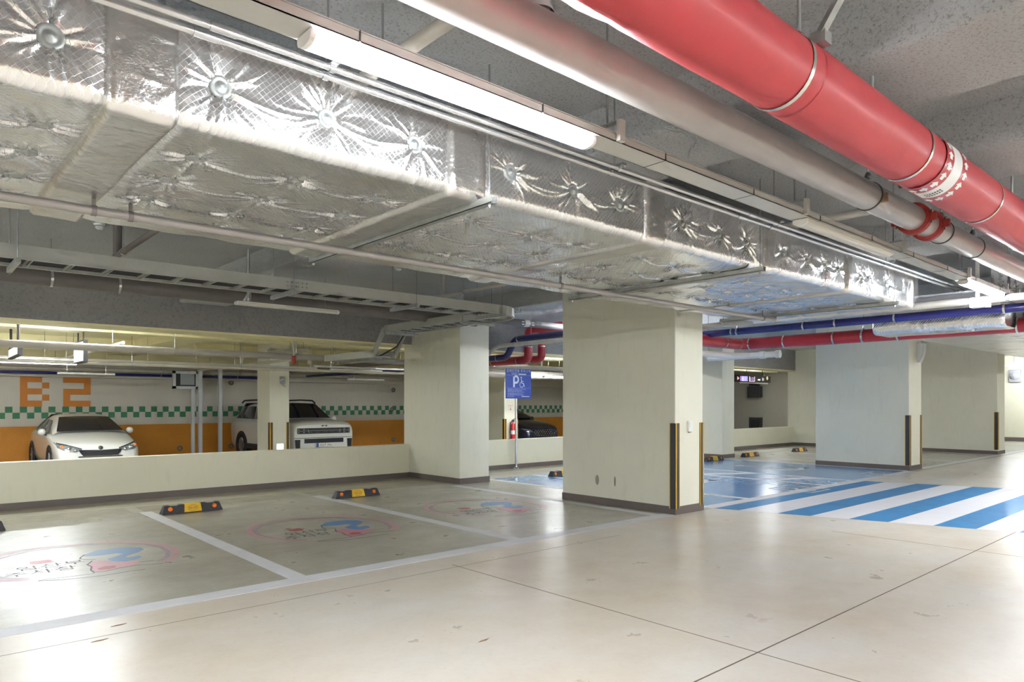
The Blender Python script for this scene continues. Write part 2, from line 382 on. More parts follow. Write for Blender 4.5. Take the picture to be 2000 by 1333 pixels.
# pixel lettering on the rear wall: each letter a child made of blocks
u = (onY(177, 760, YB).x - onY(123.5, 760, YB).x)/4.0   # block size
def letter(cells, xl):
    mb = MB()
    for (cx, cy, wdt) in cells:
        mb.box(xl + cx*u, xl + (cx + wdt)*u, YB - .009, YB, zq + (4 - cy)*uz, zq + (5 - cy)*uz)
    mb.build('wall_letter', 'orange_tile', wb)
uz = (onY(100, 736, YB).z - zq)/5.0
letter([(0, 0, 3), (0, 1, 1), (3, 1, 1), (0, 2, 3), (0, 3, 1), (3, 3, 1), (0, 4, 3)], onY(39, 760, YB).x)
letter([(0, 0, 4), (3, 1, 1), (0, 2, 4), (0, 3, 1), (0, 4, 4)], onY(123.5, 760, YB).x)
for px, py in ((451, 748), (768, 762), (451, 872), (768, 859), (351, 876), (765, 800)):
    c = onY(px, py, YB)
    MB().lathe((c.x, YB - .012, c.z), (0, -1, 0), [(.035, 0), (.085, 0), (.09, .012), (.05, .018), (.03, .004)], 18).build('tie_hole_ring', 'ring_grey', wb)
# white-grey strip above the checker seen between the columns; dim soffit band over the wall
struct(MB().box(-8, 29, YB - .35, YB, 2.26, 2.62).build('trim_rear_bulkhead', 'rear_grey'))

# low walls (parapets) with skirting
def parapet(name, x0, x1, top=.672):
    struct(MB().box(x0, x1, YP, YP + .2, -.2, top).build('wall_' + name, 'cream', bevel=.006))
    struct(MB().box(x0, x1, YP - .012, YP, 0, .1).build('baseboard_' + name, 'skirting'))
parapet('low_near', -8, 7.95); parapet('low_mid', 8.5, 17.0); parapet('low_far', 17.55, 24.4)

struct(MB().box(24.95, 33.4, YP, YP + .2, 0, 2.69).build('wall_far', 'cream'))
struct(MB().box(25.0, 33.37, YP - .012, YP, 0, .1).build('baseboard_far', 'skirting'))
# columns
def column(x0, x1, y0, y1, label, top=ZS + .03, mat='column', z0=0, skirt=True, sub=None):
    t = thing('concrete_column', ((x0 + x1)/2, (y0 + y1)/2, z0), label, 'column', None)
    MB().box(x0, x1, y0, y1, z0 - .02, top).build('shaft', mat, t, bevel=.012)
    if skirt:
        h = .105; e = .011
        for b in ((x0 - e, x1 + e, y0 - e, y0), (x0 - e, x0, y0, y1), (x1, x1 + e, y0, y1)):
            MB().box(*b, z0, z0 + h).build('skirting', 'skirting', t)
    return t
C1 = (7.88, 8.54, 5.53, 7.64); C2 = (7.88, 8.59, 10.3, 12.19); C3 = (16.98, 17.75, 5.69, 7.8); C4 = (24.3, 25.07, 5.76, 7.9); C5 = (16.95, 17.56, 10.36, 12.19); C6 = (24.3, 25.0, 10.4, 12.19)
c1 = column(*C1, 'broad cream column nearest the drive aisle with two striped corner guards')
column(*C2, 'cream column joined to the low wall beside the blue parking sign')
c3 = column(*C3, 'wide pale column behind the blue parking bays carrying a white speaker')
column(*C4, 'distant cream column at the far right beyond the speaker column')
column(*C5, 'narrow pale column standing behind the wheel stop at the blue bay')
column(*C6, 'distant cream column at the end of the far low wall')
CR = (onY(527, 760, 18).x, onY(565, 760, 18).x, 18.0, 18.85)
column(*CR, 'cream column in the rear bay standing beside the white SUV', top=3.15, z0=ZR, mat='column', skirt=False)
CE = (onY(985, 800, 17.2).x, onY(1008, 800, 17.2).x + .06, 17.2, 18.3)
column(*CE, 'white column in the rear bay holding the fire extinguisher', top=3.15, z0=ZR, skirt=False)
# scuffs on the near column's long side: shallow patches of bare plaster
for px, py in ((1166.5, 938), (1201, 941)):
    c = onX(px, py, C1[0]); mb = MB()
    pts = [(c.y + .035*math.cos(a)*(1 if px < 1180 else .5), c.z + .075*math.sin(a)) for a in np.linspace(0, 2*math.pi, 14, endpoint=False)]
    mb.prism(pts, 'x', C1[0] - .0015, C1[0]).build('scuff', 'smudge', c1)

# corner guards: rubber angles with yellow stripes
def guard(x, y, sx, sy, z0, z1, label):
    """wraps the corner at (x, y); the column lies towards (sx, sy)"""
    t = thing('corner_guard', (x, y, z0), label, 'corner guard', 'striped corner guards on the columns')
    wd, th = .085, .012
    ax = sorted((x - sx*th, x + sx*wd)); ay = sorted((y - sy*th, y + sy*wd))
    mb = MB(); mb.box(ax[0], ax[1], *sorted((y - sy*th, y)), z0, z1); mb.box(*sorted((x - sx*th, x)), *sorted((y, y + sy*wd)), z0, z1)
    mb.build('rubber_angle', 'guard_black', t)
    e = .003
    def stripe(a, b, face):
        if face == 'y': MB().box(*sorted((x + sx*a, x + sx*b)), *sorted((y - sy*(th + e), y - sy*th)), z0, z1).build('yellow_stripe', 'guard_yellow', t)
        else: MB().box(*sorted((x - sx*(th + e), x - sx*th)), *sorted((y + sy*a, y + sy*b)), z0, z1).build('yellow_stripe', 'guard_yellow', t)
    stripe(.075, .085, 'y'); stripe(-.004, .014, 'y'); stripe(.075, .085, 'x')
guard(C1[0], C1[2], 1, 1, .075, 1.235, 'striped corner guard on the left corner of the broad near column')
guard(C1[1], C1[2], -1, 1, .075, 1.235, 'striped corner guard on the right corner of the broad near column')
guard(C3[0], C3[2], 1, 1, .11, 1.24, 'striped corner guard on the left corner of the speaker column')
guard(C3[1], C3[2], -1, 1, .11, 1.24, 'thin striped corner guard on the right corner of the speaker column')
guard(C4[0], C4[2], 1, 1, .14, 1.25, 'striped corner guard on the most distant right column')
guard(CR[0], CR[2], 1, 1, ZR + .1, 1.0, 'striped corner guard on the left of the rear column by the white SUV')
guard(CR[1], CR[2], -1, 1, ZR + .1, 1.0, 'striped corner guard on the rear column edge touching the white SUV')
guard(CE[0], CE[2], 1, 1, ZR + .1, 1.0, 'striped corner guard on the rear column beside the fire extinguisher')
guard(CE[1], CE[2], -1, 1, ZR + .1, 1.0, 'striped corner guard half hidden behind the parking sign post')

# ------------------------------------------------------------------ floor joints and painted markings (children of the floor they lie on)
def strip(name, mat, x0, x1, y0, y1, par, z=0, t=.0015): return MB().box(x0, x1, y0, y1, z, z + t).build(name, mat, par)
JX, JY = 3.89, 2.139
for x in (JX, JX + 4.35, JX + 8.7, JX + 13.0): strip('floor_joint', 'joint', x - .004, x + .004, .3, 5.2 if x < 5 else 3.6, floor, 0, .0008)
strip('floor_joint', 'joint', -6, 33, JY - .005, JY + .005, floor, 0, .0008)
strip('floor_joint', 'joint', -6, 6.2, 5.1 - .003, 5.1 + .003, floor, 0, .0006)
LW = .155
strip('front_line', 'line_white', -8, 7.86, 5.5, 5.5 + LW*1.35, fstall)
for x in (.08, 2.61, 5.14): strip('stall_line', 'line_white', x - LW/2, x + LW/2, 5.71, 10.55, fstall)
strip('stall_line', 'line_white', 7.6, 7.76, 5.71, 10.2, fstall)
strip('rear_strip', 'floor_strip', -8, 7.87, 10.58, 11.98, fstall, 0, .0006)
strip('old_rear_line', 'old_line', -8, 7.6, 11.15, 11.27, fstall)
for x in (.08, 2.55, 5.08): strip('old_stall_line', 'old_line', x - .08, x + .06, 10.56, 11.14, fstall, 0, .001)
# stalls beyond the blue bays
strip('front_line', 'line_white', 17.8, 33, 5.62, 5.78, fstall)
strip('stall_line', 'line_white', 20.55, 20.7, 5.79, 10.3, fstall); strip('stall_line', 'line_white', 24.12, 24.26, 5.79, 10.3, fstall)
strip('stall_line', 'line_white', 17.85, 17.98, 5.79, 10.3, fstall); strip('old_rear_line', 'old_line', 17.6, 24.2, 10.75, 10.85, fstall)
strip('old_rear_line', 'old_line', 8.6, 16.9, 11.15, 11.27, fstall)
# blue bays for wheelchair users
BX0, BX1, BY0, BY1 = 8.9, 16.93, 5.72, 10.6
bay = MB().box(BX0, BX1, BY0, BY1, 0, .0015).build('blue_bay', 'bay_blue', fstall)
zb = .0015
strip('bay_front_line', 'line_white', BX0 - .15, BX1, BY0 - .2, BY0, fstall, 0, .0017)
for x in (10.06, 12.78, 13.92, 16.88): strip('bay_line', 'line_white', x - .07, x + .07, BY0, BY1, fstall, zb)
strip('bay_line', 'line_white', BX0 - .14, BX0, BY0, BY1, fstall, 0, .0017)
for y in (6.2, 7.55, 8.9):
    MB().flat([(12.86, y + .95), (12.86, y + .6), (13.84, y), (13.84, y + .35)], zb, .0012).build('hatch_bar', 'line_white', fstall)
def ring_poly(c, r0, r1, a0, a1, n=22, sy=1.0):
    o = [(c[0] + r1*math.cos(a), c[1] + sy*r1*math.sin(a)) for a in np.linspace(a0, a1, n)]
    i = [(c[0] + r0*math.cos(a), c[1] + sy*r0*math.sin(a)) for a in np.linspace(a1, a0, n)]
    return o, i
def ring_flat(mb, c, r0, r1, a0, a1, z, t=.0012, n=24, sy=1.0):
    o, i = ring_poly(c, r0, r1, a0, a1, n, sy); i = i[::-1]
    for k in range(n - 1): mb.flat([o[k], o[k + 1], i[k + 1], i[k]], z, t)
def thick_line(mb, pts, wd, z, t=.0012):
    """one mitred ribbon of paint along pts"""
    p = [Vector((q[0], q[1])) for q in pts]; L = []; Rr = []
    for i in range(len(p)):
        a = (p[i] - p[i - 1]).normalized() if i else (p[1] - p[0]).normalized(); c = (p[i + 1] - p[i]).normalized() if i < len(p) - 1 else a
        d = (a + c); d = d.normalized() if d.length > 1e-4 else a; n = Vector((-d.y, d.x)); m = n*(wd/2)/max(.45, n.dot(Vector((-a.y, a.x))))
        e = d*wd*.2*(1 if i == len(p) - 1 else -1 if i == 0 else 0); L.append(p[i] + m + e); Rr.append(p[i] - m + e)
    n = len(p); mb.add([(q.x, q.y, z + t) for q in L + Rr], [(i, i + 1, n + i + 1, n + i) for i in range(n - 1)])
def wheelchair(name, cx, cy, s, z, par, mat='line_white', frame=False, rot=0):
    mb = MB(); T = lambda p: (cx + s*(p[0]*math.cos(rot) - p[1]*math.sin(rot)), cy + s*(p[0]*math.sin(rot) + p[1]*math.cos(rot)))
    # a wheel, a seated figure with head, arm and leg
    n = 26; a = np.linspace(math.radians(115), math.radians(395), n)
    for k in range(n - 1):
        q = [(.34*math.cos(a[k]), .34*math.sin(a[k]) - .2), (.34*math.cos(a[k+1]), .34*math.sin(a[k+1]) - .2), (.25*math.cos(a[k+1]), .25*math.sin(a[k+1]) - .2), (.25*math.cos(a[k]), .25*math.sin(a[k]) - .2)]
        mb.flat([T(p) for p in q], z, .0012)
    for pts in ([(-.1, .42), (-.06, -.04), (.22, -.06), (.38, -.44)], [(-.08, .2), (.2, .18)], [(.34, -.44), (.5, -.38)]):
        thick_line(mb, [T(p) for p in pts], .1*s, z)
    mb.flat([T((-.1 + .09*math.cos(t), .56 + .09*math.sin(t))) for t in np.linspace(0, 2*math.pi, 14, endpoint=False)], z, .0012)
    if frame:
        for q in ([(-.62, -.72), (.72, -.72)], [(.72, -.72), (.72, .8)], [(.72, .8), (-.62, .8)], [(-.62, .8), (-.62, -.72)]): thick_line(mb, [T(p) for p in q], .09*s, z)
    return mb.build(name, mat, par)
wheelchair('wheelchair_symbol', 15.4, 8.1, 1.35, zb, fstall); wheelchair('wheelchair_symbol', 11.45, 8.1, 1.35, zb, fstall)
wheelchair('wheelchair_symbol', 11.85, 5.72, .5, .004, fstall, 'walk_white', True); wheelchair('wheelchair_symbol', 15.75, 5.72, .5, .004, fstall, 'walk_white', True)
# zebra crossing, cut on a slant at both ends
px_near = [(1401.4, 993.8), (1443, 997.5), (1518, 1003.5), (1583, 1008.5), (1660, 1014), (1735, 1020.5), (1822, 1028), (1907, 1034), (1990, 1041), (2080, 1048)]
ys = [onZ(*p).y for p in px_near]
ys = [5.5] + list(ys[1:])
sk = (9.394 - 8.809)/(5.462 - 3.481)
for k in range(len(ys) - 1):
    a, b = ys[k], ys[k + 1]; xa = 8.80 + (5.46 - a)*sk; xb = 8.80 + (5.46 - b)*sk; ln = 5.27
    MB().flat([(xa, a), (xb, b), (xb + ln, b), (xa + ln, a)], 0, .0015).build('crossing_stripe', 'walk_blue' if k % 2 == 0 else 'walk_white', floor)

# family-parking emblem, traced on the middle stall and repeated on its neighbours
def W(px, py): p = onZ(px, py); return (p.x, p.y)
def emblem(dx):
    def loc(pts): return [(p[0] + dx, p[1]) for p in pts]
    def cr(x, y): return W(470 + x*.165, 1000 + y*.165)         # crop pixels of the middle emblem
    cen = cr(965, 212); L = []
    e1 = MB(); e2 = MB()
    # two ring bands, open at the lower right
    def ell(mb, prs, wd):
        pts = loc([cr(*p) for p in prs]); thick_line(mb, pts, wd, 0, .0012 if mb is e1 else .0016)
    outer = [(840, 348), (600, 350), (380, 330), (200, 300), (110, 260), (95, 225), (150, 170), (300, 125), (520, 95), (800, 72), (1100, 62), (1400, 66), (1600, 88), (1750, 122), (1840, 165), (1850, 195), (1800, 212)]
    inner = [(780, 335), (560, 335), (380, 315), (240, 283), (175, 250), (170, 222), (230, 180), (380, 136), (600, 103), (850, 82), (1120, 72), (1380, 78), (1580, 102), (1700, 132), (1765, 168), (1770, 192), (1740, 210)]
    def sm(p):
        o = []
        for a, b in zip(p[:-1], p[1:]):
            for t in (0, .33, .66): o.append((a[0] + (b[0] - a[0])*t, a[1] + (b[1] - a[1])*t))
        return o + [p[-1]]
    ell(e1, sm(outer), .062); e1.build('emblem_outer_ring', 'pink', fstall)
    ell(e2, sm(inner), .042); e2.build('emblem_inner_ring', 'mauve', fstall)
    def poly(prs, nm, mat, z): MB().flat(loc([cr(*p) for p in prs]), z, .0006).build(nm, mat, fstall)
    hair = [(955, 160), (1000, 130), (1100, 112), (1250, 102), (1380, 102), (1445, 118), (1430, 140), (1380, 162), (1372, 178), (1420, 180), (1480, 165), (1530, 175), (1520, 192), (1440, 210), (1340, 212), (1260, 200), (1230, 190), (1290, 165), (1310, 150), (1240, 148), (1120, 165), (1010, 172), (965, 172)]
    poly(hair, 'emblem_hair', 'hair_blue', 0); 
    dress = [(1120, 215), (1200, 202), (1270, 204), (1350, 216), (1480, 212), (1600, 214), (1560, 238), (1450, 262), (1380, 285), (1310, 292), (1240, 272), (1200, 250), (1130, 236)]
    poly(dress, 'emblem_dress', 'dress_pink', 0)
    poly([(1275, 262), (1320, 246), (1400, 242), (1438, 252), (1400, 268), (1320, 274)], 'emblem_heart', 'heart_red', .0006)
    poly([(540, 212), (620, 205), (690, 196), (745, 206), (735, 222), (650, 231), (580, 230)], 'emblem_heart', 'heart_red', 0)
    ink = MB()
    for pl in ([(955, 160), (960, 180), (975, 192), (1060, 197), (1130, 195)], [(1120, 206), (1130, 236), (1200, 250), (1240, 275), (1310, 294), (1400, 282), (1480, 258), (1600, 240), (1820, 226)],
               [(910, 352), (980, 340), (1180, 318), (1320, 300)], [(910, 354), (1100, 346), (1300, 330), (1480, 308), (1620, 282), (1740, 270)], [(1580, 214), (1700, 204)]):
        thick_line(ink, loc([cr(*p) for p in pl]), .014, .0003, .0006)
    ink.build('emblem_outline', 'ink', fstall)
    let = MB(); P1 = Vector((*loc([cr(800, 240)])[0], 0)); P2 = Vector((*loc([cr(800, 285)])[0], 0))
    text_on(let, '임산부', .2, P1, (1, 0, 0), (0, 1, 0), .0013); text_on(let, '주차장', .2, P2, (1, 0, 0), (0, 1, 0), .0013); let.build('emblem_lettering', 'ink', fstall)
for dx in (-2.53, 0, 2.53): emblem(dx)
def bend(p0, c, p1, r, n=7):
    """points of a swept elbow of radius r at corner c"""
    p0, c, p1 = Vector(p0), Vector(c), Vector(p1); a = (p0 - c).normalized(); b = (p1 - c).normalized()
    s, e = c + a*r, c + b*r; return [s*(1 - t)**2 + c*2*t*(1 - t) + e*t*t for t in np.linspace(0, 1, n)]
def path(pts, r):
    out = [Vector(pts[0])]
    for a, b, c in zip(pts[:-2], pts[1:-1], pts[2:]): out += bend(a, b, c, r)
    return out + [Vector(pts[-1])]
def band_on(par, p, d, r, mat='band_steel', wd=.012, name='steel_band'):
    p = Vector(p); d = Vector(d).normalized(); MB().cyl(p - d*wd, p + d*wd, r + .005, 22, caps=False).build(name, mat, par)
# ------------------------------------------------------------------ foil-wrapped ducts
def foil_section(name, parent, x0, x1, prof, washers, step, seed, pil=.024, mat='foil', along='x', ends=None):
    """prof: open polyline of (y, z) with outward normals; washers: list of (x, s). Displaced along the normal: padded between
    the washers, dished and creased at each of them."""
    r = np.random.default_rng(seed)
    P = np.array(prof, float); seg = np.hypot(*np.diff(P, axis=0).T); S = np.concatenate([[0], np.cumsum(seg)])
    ns = int(S[-1]/step); nx = max(8, int((x1 - x0)/step))
    s = np.linspace(0, S[-1], ns + 1); y = np.interp(s, S, P[:, 0]); z = np.interp(s, S, P[:, 1])
    ty = np.gradient(y, s); tz = np.gradient(z, s); L = np.hypot(ty, tz); ty /= L; tz /= L
    k = np.ones(7)/7                                   # rounded corners
    for _ in range(2):
        ty = np.convolve(np.pad(ty, 3, 'edge'), k, 'valid'); tz = np.convolve(np.pad(tz, 3, 'edge'), k, 'valid')
    L = np.hypot(ty, tz); ny_, nz_ = tz/L, -ty/L
    x = np.linspace(x0, x1, nx + 1)
    XX, SS = np.meshgrid(x, s)
    H = np.full_like(XX, pil)
    for i in range(4):
        a, b, c, d = r.uniform(4, 16), r.uniform(4, 16), r.uniform(0, 6), r.uniform(0, 6)
        H += .0022*np.sin(a*XX + c)*np.sin(b*SS + d)
    crease = np.zeros_like(H)
    for (wx, ws) in washers:
        i0, i1 = np.searchsorted(x, (wx - .36, wx + .36)); j0, j1 = np.searchsorted(s, (ws - .36, ws + .36)); W_ = (slice(j0, j1), slice(i0, i1))
        dx, ds = XX[W_] - wx, SS[W_] - ws; d = np.hypot(dx, ds) + 1e-6; th = np.arctan2(ds, dx)
        H[W_] -= pil*1.1*np.exp(-(d/.1)**1.2)
        for q in range(r.integers(34, 46)):
            a = r.uniform(-math.pi, math.pi); ln = r.uniform(.05, .17); am = r.uniform(.0055, .012)*(1 if r.random() < .8 else -1)
            da = (th - a - .075*np.sin(d*18 + q) + math.pi) % (2*math.pi) - math.pi; wdt = .0032 + .021*d
            crease[W_] += am*np.exp(-np.abs(da*d)/wdt)*np.exp(-((d - .075)/ln)**2)*(d > .04)
        H[W_] = np.where(d < .05, np.minimum(H[W_], .002), H[W_])
    # sagging tension folds between neighbouring washers of one row
    ws = sorted(washers, key=lambda t: (round(t[1], 2), t[0]))
    for a, b in zip(ws[:-1], ws[1:]):
        if abs(a[1] - b[1]) > .05 or b[0] - a[0] > .8: continue
        t = (XX - a[0])/(b[0] - a[0]); inside = (t > .08) & (t < .92)
        for off, am in ((.05, .011), (.078, .006)):
            sl = a[1] + (b[1] - a[1])*t + off*np.sin(np.pi*np.clip(t, 0, 1))
            crease += np.where(inside, am*np.exp(-np.abs(SS - sl)/.008), 0)
    H += crease
    e = np.minimum(XX - x0, x1 - XX)
    if mat == 'foil_tape':
        for q in range(int(60*(x1 - x0)*S[-1]) + 30):
            cx, cs, a = r.uniform(x0, x1), r.uniform(0, S[-1]), r.uniform(0, math.pi); u_ = (XX - cx)*math.cos(a) + (SS - cs)*math.sin(a); v_ = -(XX - cx)*math.sin(a) + (SS - cs)*math.cos(a)
            H += r.uniform(-.007, .009)*np.exp(-np.abs(v_)/.007)*np.exp(-(u_/.06)**2)
    if ends is None: H *= np.clip(e/.05, 0, 1)**.5*.85 + .15
    else: k_ = np.clip(e/.03, 0, 1)**.6; H = H*k_ + ends*(1 - k_)
    for q in range(int(10*(x1 - x0))):                # crumples running over the lower edge
        cx = r.uniform(x0, x1); H += r.uniform(-.004, .004)*np.exp(-((XX - cx)/.012)**2)*np.exp(-((SS - S[1])/.07)**2)
    Y = y[:, None] + ny_[:, None]*H; Z = z[:, None] + nz_[:, None]*H
    vs = np.stack([XX, Y, Z], -1).reshape(-1, 3) if along == 'x' else np.stack([Y, XX, Z], -1).reshape(-1, 3)
    Wd = nx + 1; i, j = np.meshgrid(np.arange(nx), np.arange(ns)); q = (j*Wd + i).ravel()
    fs = np.stack([q, q + 1, q + Wd + 1, q + Wd], -1)
    me = bpy.data.meshes.new(name); o0 = ORG[parent.name_full]
    me.from_pydata((vs - np.array(o0)).tolist(), [], fs.tolist()); me.polygons.foreach_set('use_smooth', [True]*len(fs))
    me.materials.append(M[mat]); o = bpy.data.objects.new(name, me); COL.objects.link(o); o.parent = parent
    return o
def dprof(yr, yl, zb, zt, rc=.035):
    p = [(yr, zt), (yr, zb + rc)]
    p += [(yr + rc - rc*math.cos(a), zb + rc - rc*math.sin(a)) for a in np.linspace(.2, math.pi/2 - .2, 4)]
    p += [(yr + rc, zb), (yl - rc, zb)]
    p += [(yl - rc + rc*math.sin(a), zb + rc - rc*math.cos(a)) for a in np.linspace(.2, math.pi/2 - .2, 4)]
    return p + [(yl, zb + rc), (yl, zt)]
DY0, DY1, DZ0, DZ1 = 3.12, 5.16, 2.70, 3.09
duct = thing('foil_duct', (4, 4, DZ0), 'long foil-wrapped ventilation duct studded with washers under the ceiling', 'duct')
pr = dprof(DY0, DY1, DZ0, DZ1)
side_h = DZ1 - DZ0
wx_side = [-.6, -.1, .443, 1.07, 1.574, 2.08, 2.766, 3.305, 3.776] + [onY(px, py, DY0).x for px, py in ((1331, 434), (1403, 457), (1457, 472), (1529, 490), (1573, 501), (1608, 510), (1634, 517), (1678, 529), (1698, 533), (1731, 538), (1763, 548))]
zw = 2.885
rows = [3.55, 3.99, 4.43, 4.83]
joints = [-1.6, .76, 2.425, 4.16, 5.83, 7.5, 9.3]
half = [.13, .13, .13, .11, .08, .06, .05]
wmesh = None
def washer(x, y, z, n, par):
    """pressed dome washer with a pin"""
    global wmesh
    if wmesh is None:
        mb = MB(); mb.lathe((0, 0, 0), (0, 0, 1), [(.0, .014), (.008, .013), (.010, .005), (.018, .007), (.022, .0005), (.031, .0005), (.035, .004), (.046, .003), (.05, -.001), (.05, -.006)], 24)
        o = mb.build('washer', 'washer'); o.parent = par; wmesh = o.data
    else:
        o = bpy.data.objects.new('washer', wmesh); COL.objects.link(o); o.parent = par
    o.location = Vector((x, y, z)) - ORG[par.name_full]
    o.rotation_euler = Vector(n).to_track_quat('Z', 'Y').to_euler(); return o
for k in range(len(joints) - 1):
    a, b = joints[k] + half[k], joints[k + 1] - half[k + 1]
    ws = []
    mine = [x for x in wx_side if a + .04 < x < b - .02]
    for x in mine:
        ws.append((x, DZ1 - zw)); washer(x, DY0 - .010, zw, (0, -1, 0), duct)
        if x < 6.3:
            for y in rows:
                s = side_h + (y - DY0) - .03
                ws.append((x + .03, s)); washer(x + .03, y, DZ0 - .010, (0, 0, -1), duct)
        else:
            for y in rows[:3]:
                s = side_h + (y - DY0) - .03; ws.append((x + .03, s))
    foil_section('duct_section', duct, a - .01, b + .01, pr, ws, .0068 if k < 3 else .0085 if k < 4 else .012, 40 + k)
    MB().box(a, b, DY0 + .04, DY1 - .04, DZ0 + .04, DZ1).build('duct_core', 'galv', duct)
# taped collars over the flanges: proud, crumpled bands
for k, x in enumerate(joints[1:-1]):
    h = half[k + 1]
    foil_section('taped_collar', duct, x - h - .015, x + h + .015, dprof(DY0 - .022, DY1 + .022, DZ0 - .022, DZ1 + .012), [], .011, 80 + k, .02, 'foil_tape', ends=-.03)
foil_section('taped_collar', duct, 9.26, 9.38, dprof(DY0 - .03, DY1 + .03, DZ0 - .03, DZ1 + .02), [], .011, 97, .02, 'foil_tape', ends=-.04)
# sloping transition and the higher length over the cross pipes
up = [(9.38, DZ0, DZ1), (9.62, 2.84, 3.1)]
mb = MB(); vs = []
for x, zb_, zt_ in up: vs += [(x, DY0, zt_), (x, DY0, zb_), (x, DY1, zb_), (x, DY1, zt_)]
mb.add(vs, [(0, 1, 5, 4), (1, 2, 6, 5), (2, 3, 7, 6), (0, 4, 7, 3), (0, 3, 2, 1), (4, 5, 6, 7)]).build('duct_transition', 'foil', duct)
foil_section('duct_section', duct, 9.63, 11.0, dprof(2.35, DY1, 2.86, 3.1), [(10.0, .12), (10.35, .12), (10.7, .12)], .014, 61)
# hanger channels under the duct, each with two threaded rods
for px, py, nm in ((945, 383, 'second'), (1474, 519, 'third'), (1738, 576, 'last')):
    x = onY(px, py, DY0 - .05).x
    t = thing('duct_hanger', (x, 4.08, DZ0 - .1), {'second': 'steel channel hanging under the duct near the lit tube lamp', 'third': 'steel channel hanging under the duct by the broad column', 'last': 'steel channel hanging under the far end of the duct'}[nm], 'hanger', 'channels under the foil duct')
    zc = DZ0 - .03
    mb = MB(); mb.box(x - .021, x + .021, DY0 - .14, DY1 + .1, zc - .041, zc - .037); mb.box(x - .021, x - .017, DY0 - .14, DY1 + .1, zc - .041, zc); mb.box(x + .017, x + .021, DY0 - .14, DY1 + .1, zc - .041, zc)
    mb.build('channel', 'galv', t)
    for y in (DY0 - .1, DY1 + .06):
        MB().cyl((x, y, zc - .06), (x, y, ZS + .02), .0055, 8).build('threaded_rod', 'zinc', t)
        MB().cyl((x, y, zc - .055), (x, y, zc - .042), .012, 6).build('nut', 'zinc', t)
# strapping strip along the first collar's underside
# ducked foil box between the blue and the red cross pipes, and the duct running on behind
d2 = thing('foil_duct', (10.75, 3.1, 2.5), 'rounded foil-wrapped duct drop hanging behind the blue cross pipe', 'duct')
ya, yb_ = onX(1962, 640, 10.4).y, onX(1703, 640, 10.4).y
pf = [(10.42, 2.86), (10.42, 2.58)] + [(10.42 + .09 - .09*math.cos(a), 2.58 - .09*math.sin(a)) for a in np.linspace(.3, 1.4, 4)] + [(10.51, 2.49), (10.9, 2.49), (10.95, 2.54), (10.95, 2.86)]
foil_section('duct_section', d2, ya, yb_, pf, [(ya + .4, .5), (ya + .9, .5)], .014, 71, along='y', pil=.02)
MB().prism([(10.45, 2.86), (10.45, 2.56), (10.54, 2.5), (10.86, 2.5), (10.92, 2.55), (10.92, 2.86)], 'y', ya + .03, yb_ - .03).build('duct_core', 'foil', d2)
d3 = thing('foil_duct', (20, 3.3, 2.56), 'distant foil-wrapped duct running on past the red cross pipe', 'duct')
for k in range(7):
    a = 11.55 + k*2.2; foil_section('duct_section', d3, a, a + 2.18, dprof(2.4, 4.06, 2.56, 2.95), [(a + .3 + .5*i, s) for i in range(4) for s in (.2, .9)], .03, 110 + k)
MB().box(11.56, 26.9, 2.45, 4.0, 2.6, 2.95).build('duct_core', 'foil', d3)

# ------------------------------------------------------------------ hung pipes
def hanger(par, x, y, z, r, axis='x', z1=ZS, mat='zinc', name='pipe_hanger'):
    """ring clamp, swivel and rod as parts of the pipe"""
    d = .014
    if axis == 'x': MB().cyl((x - d, y, z), (x + d, y, z), r + .006, 20).build('ring_clamp', mat, par)
    else: MB().cyl((x, y - d, z), (x, y + d, z), r + .006, 20).build('ring_clamp', mat, par)
    MB().cyl((x, y, z + r), (x, y, z + r + .05), .014, 8).build('swivel', mat, par)
    MB().cyl((x, y, z + r + .03), (x, y, z1 + .03), .006, 8).build('rod', mat, par)
# red insulated main
RY, RZ, RR = 1.39, 2.855, .15
red = thing('red_fire_main', (5, RY, RZ), 'thick red wrapped fire main with steel bands running overhead', 'pipe')
xs = np.arange(-3, 9.21, .06); nn = 36; vs = []
for x in xs:
    for k in range(nn):
        a = 2*math.pi*k/nn; rr = RR + .004*noise.noise((x*2.2, math.cos(a)*1.5, math.sin(a)*1.5)) + (.012*noise.noise((x*7, math.cos(a)*3, math.sin(a)*3)) if x < 1.75 else 0)
        vs.append((x, RY + rr*math.cos(a), RZ + rr*math.sin(a)))
fs = [(i*nn + k, (i + 1)*nn + k, (i + 1)*nn + (k + 1) % nn, i*nn + (k + 1) % nn) for i in range(len(xs) - 1) for k in range(nn)]
MB().add(vs, fs, True).build('wrapped_pipe', 'red_wrap', red)
MB().tube(path([(9.1, RY, RZ), (9.36, RY, RZ), (9.36, RY, ZS + .03)], .2), RR, 30).build('riser_elbow', 'red_wrap', red)
bx = [onY(px, py, RY).x for px, py in ((1520, 122), (1762, 302), (1907, 402))]
for x in bx + [bx[-1] + 1.3*i for i in range(1, 3)]:
    MB().cyl((x - .012, RY, RZ), (x + .012, RY, RZ), RR + .0045, 36, caps=False).build('steel_band', 'band_steel', red)
for x in [bx[0] + .11, bx[1] - .3, bx[2] + .45]:      # overlap seams of the wrap
    MB().cyl((x - .004, RY, RZ), (x + .004, RY, RZ), RR + .002, 36, caps=False).build('wrap_seam', 'red_deep', red)
def arc_patch(mb, x0, x1, y, z, r, a0, a1, n=20):
    aa = np.linspace(a0, a1, n); v = []
    for a in aa:
        for x in (x0, x1): v.append((x, y - r*math.cos(a), z - r*math.sin(a)))
    mb.add(v, [(2*i, 2*i + 1, 2*i + 3, 2*i + 2) for i in range(n - 1)], True)
xl = onY(1812, 330, RY).x
mb = MB(); arc_patch(mb, xl - .07, xl + .07, RY, RZ, RR + .006, -.9, 1.9, 30); mb.build('white_label_band', 'sticker_white', red)
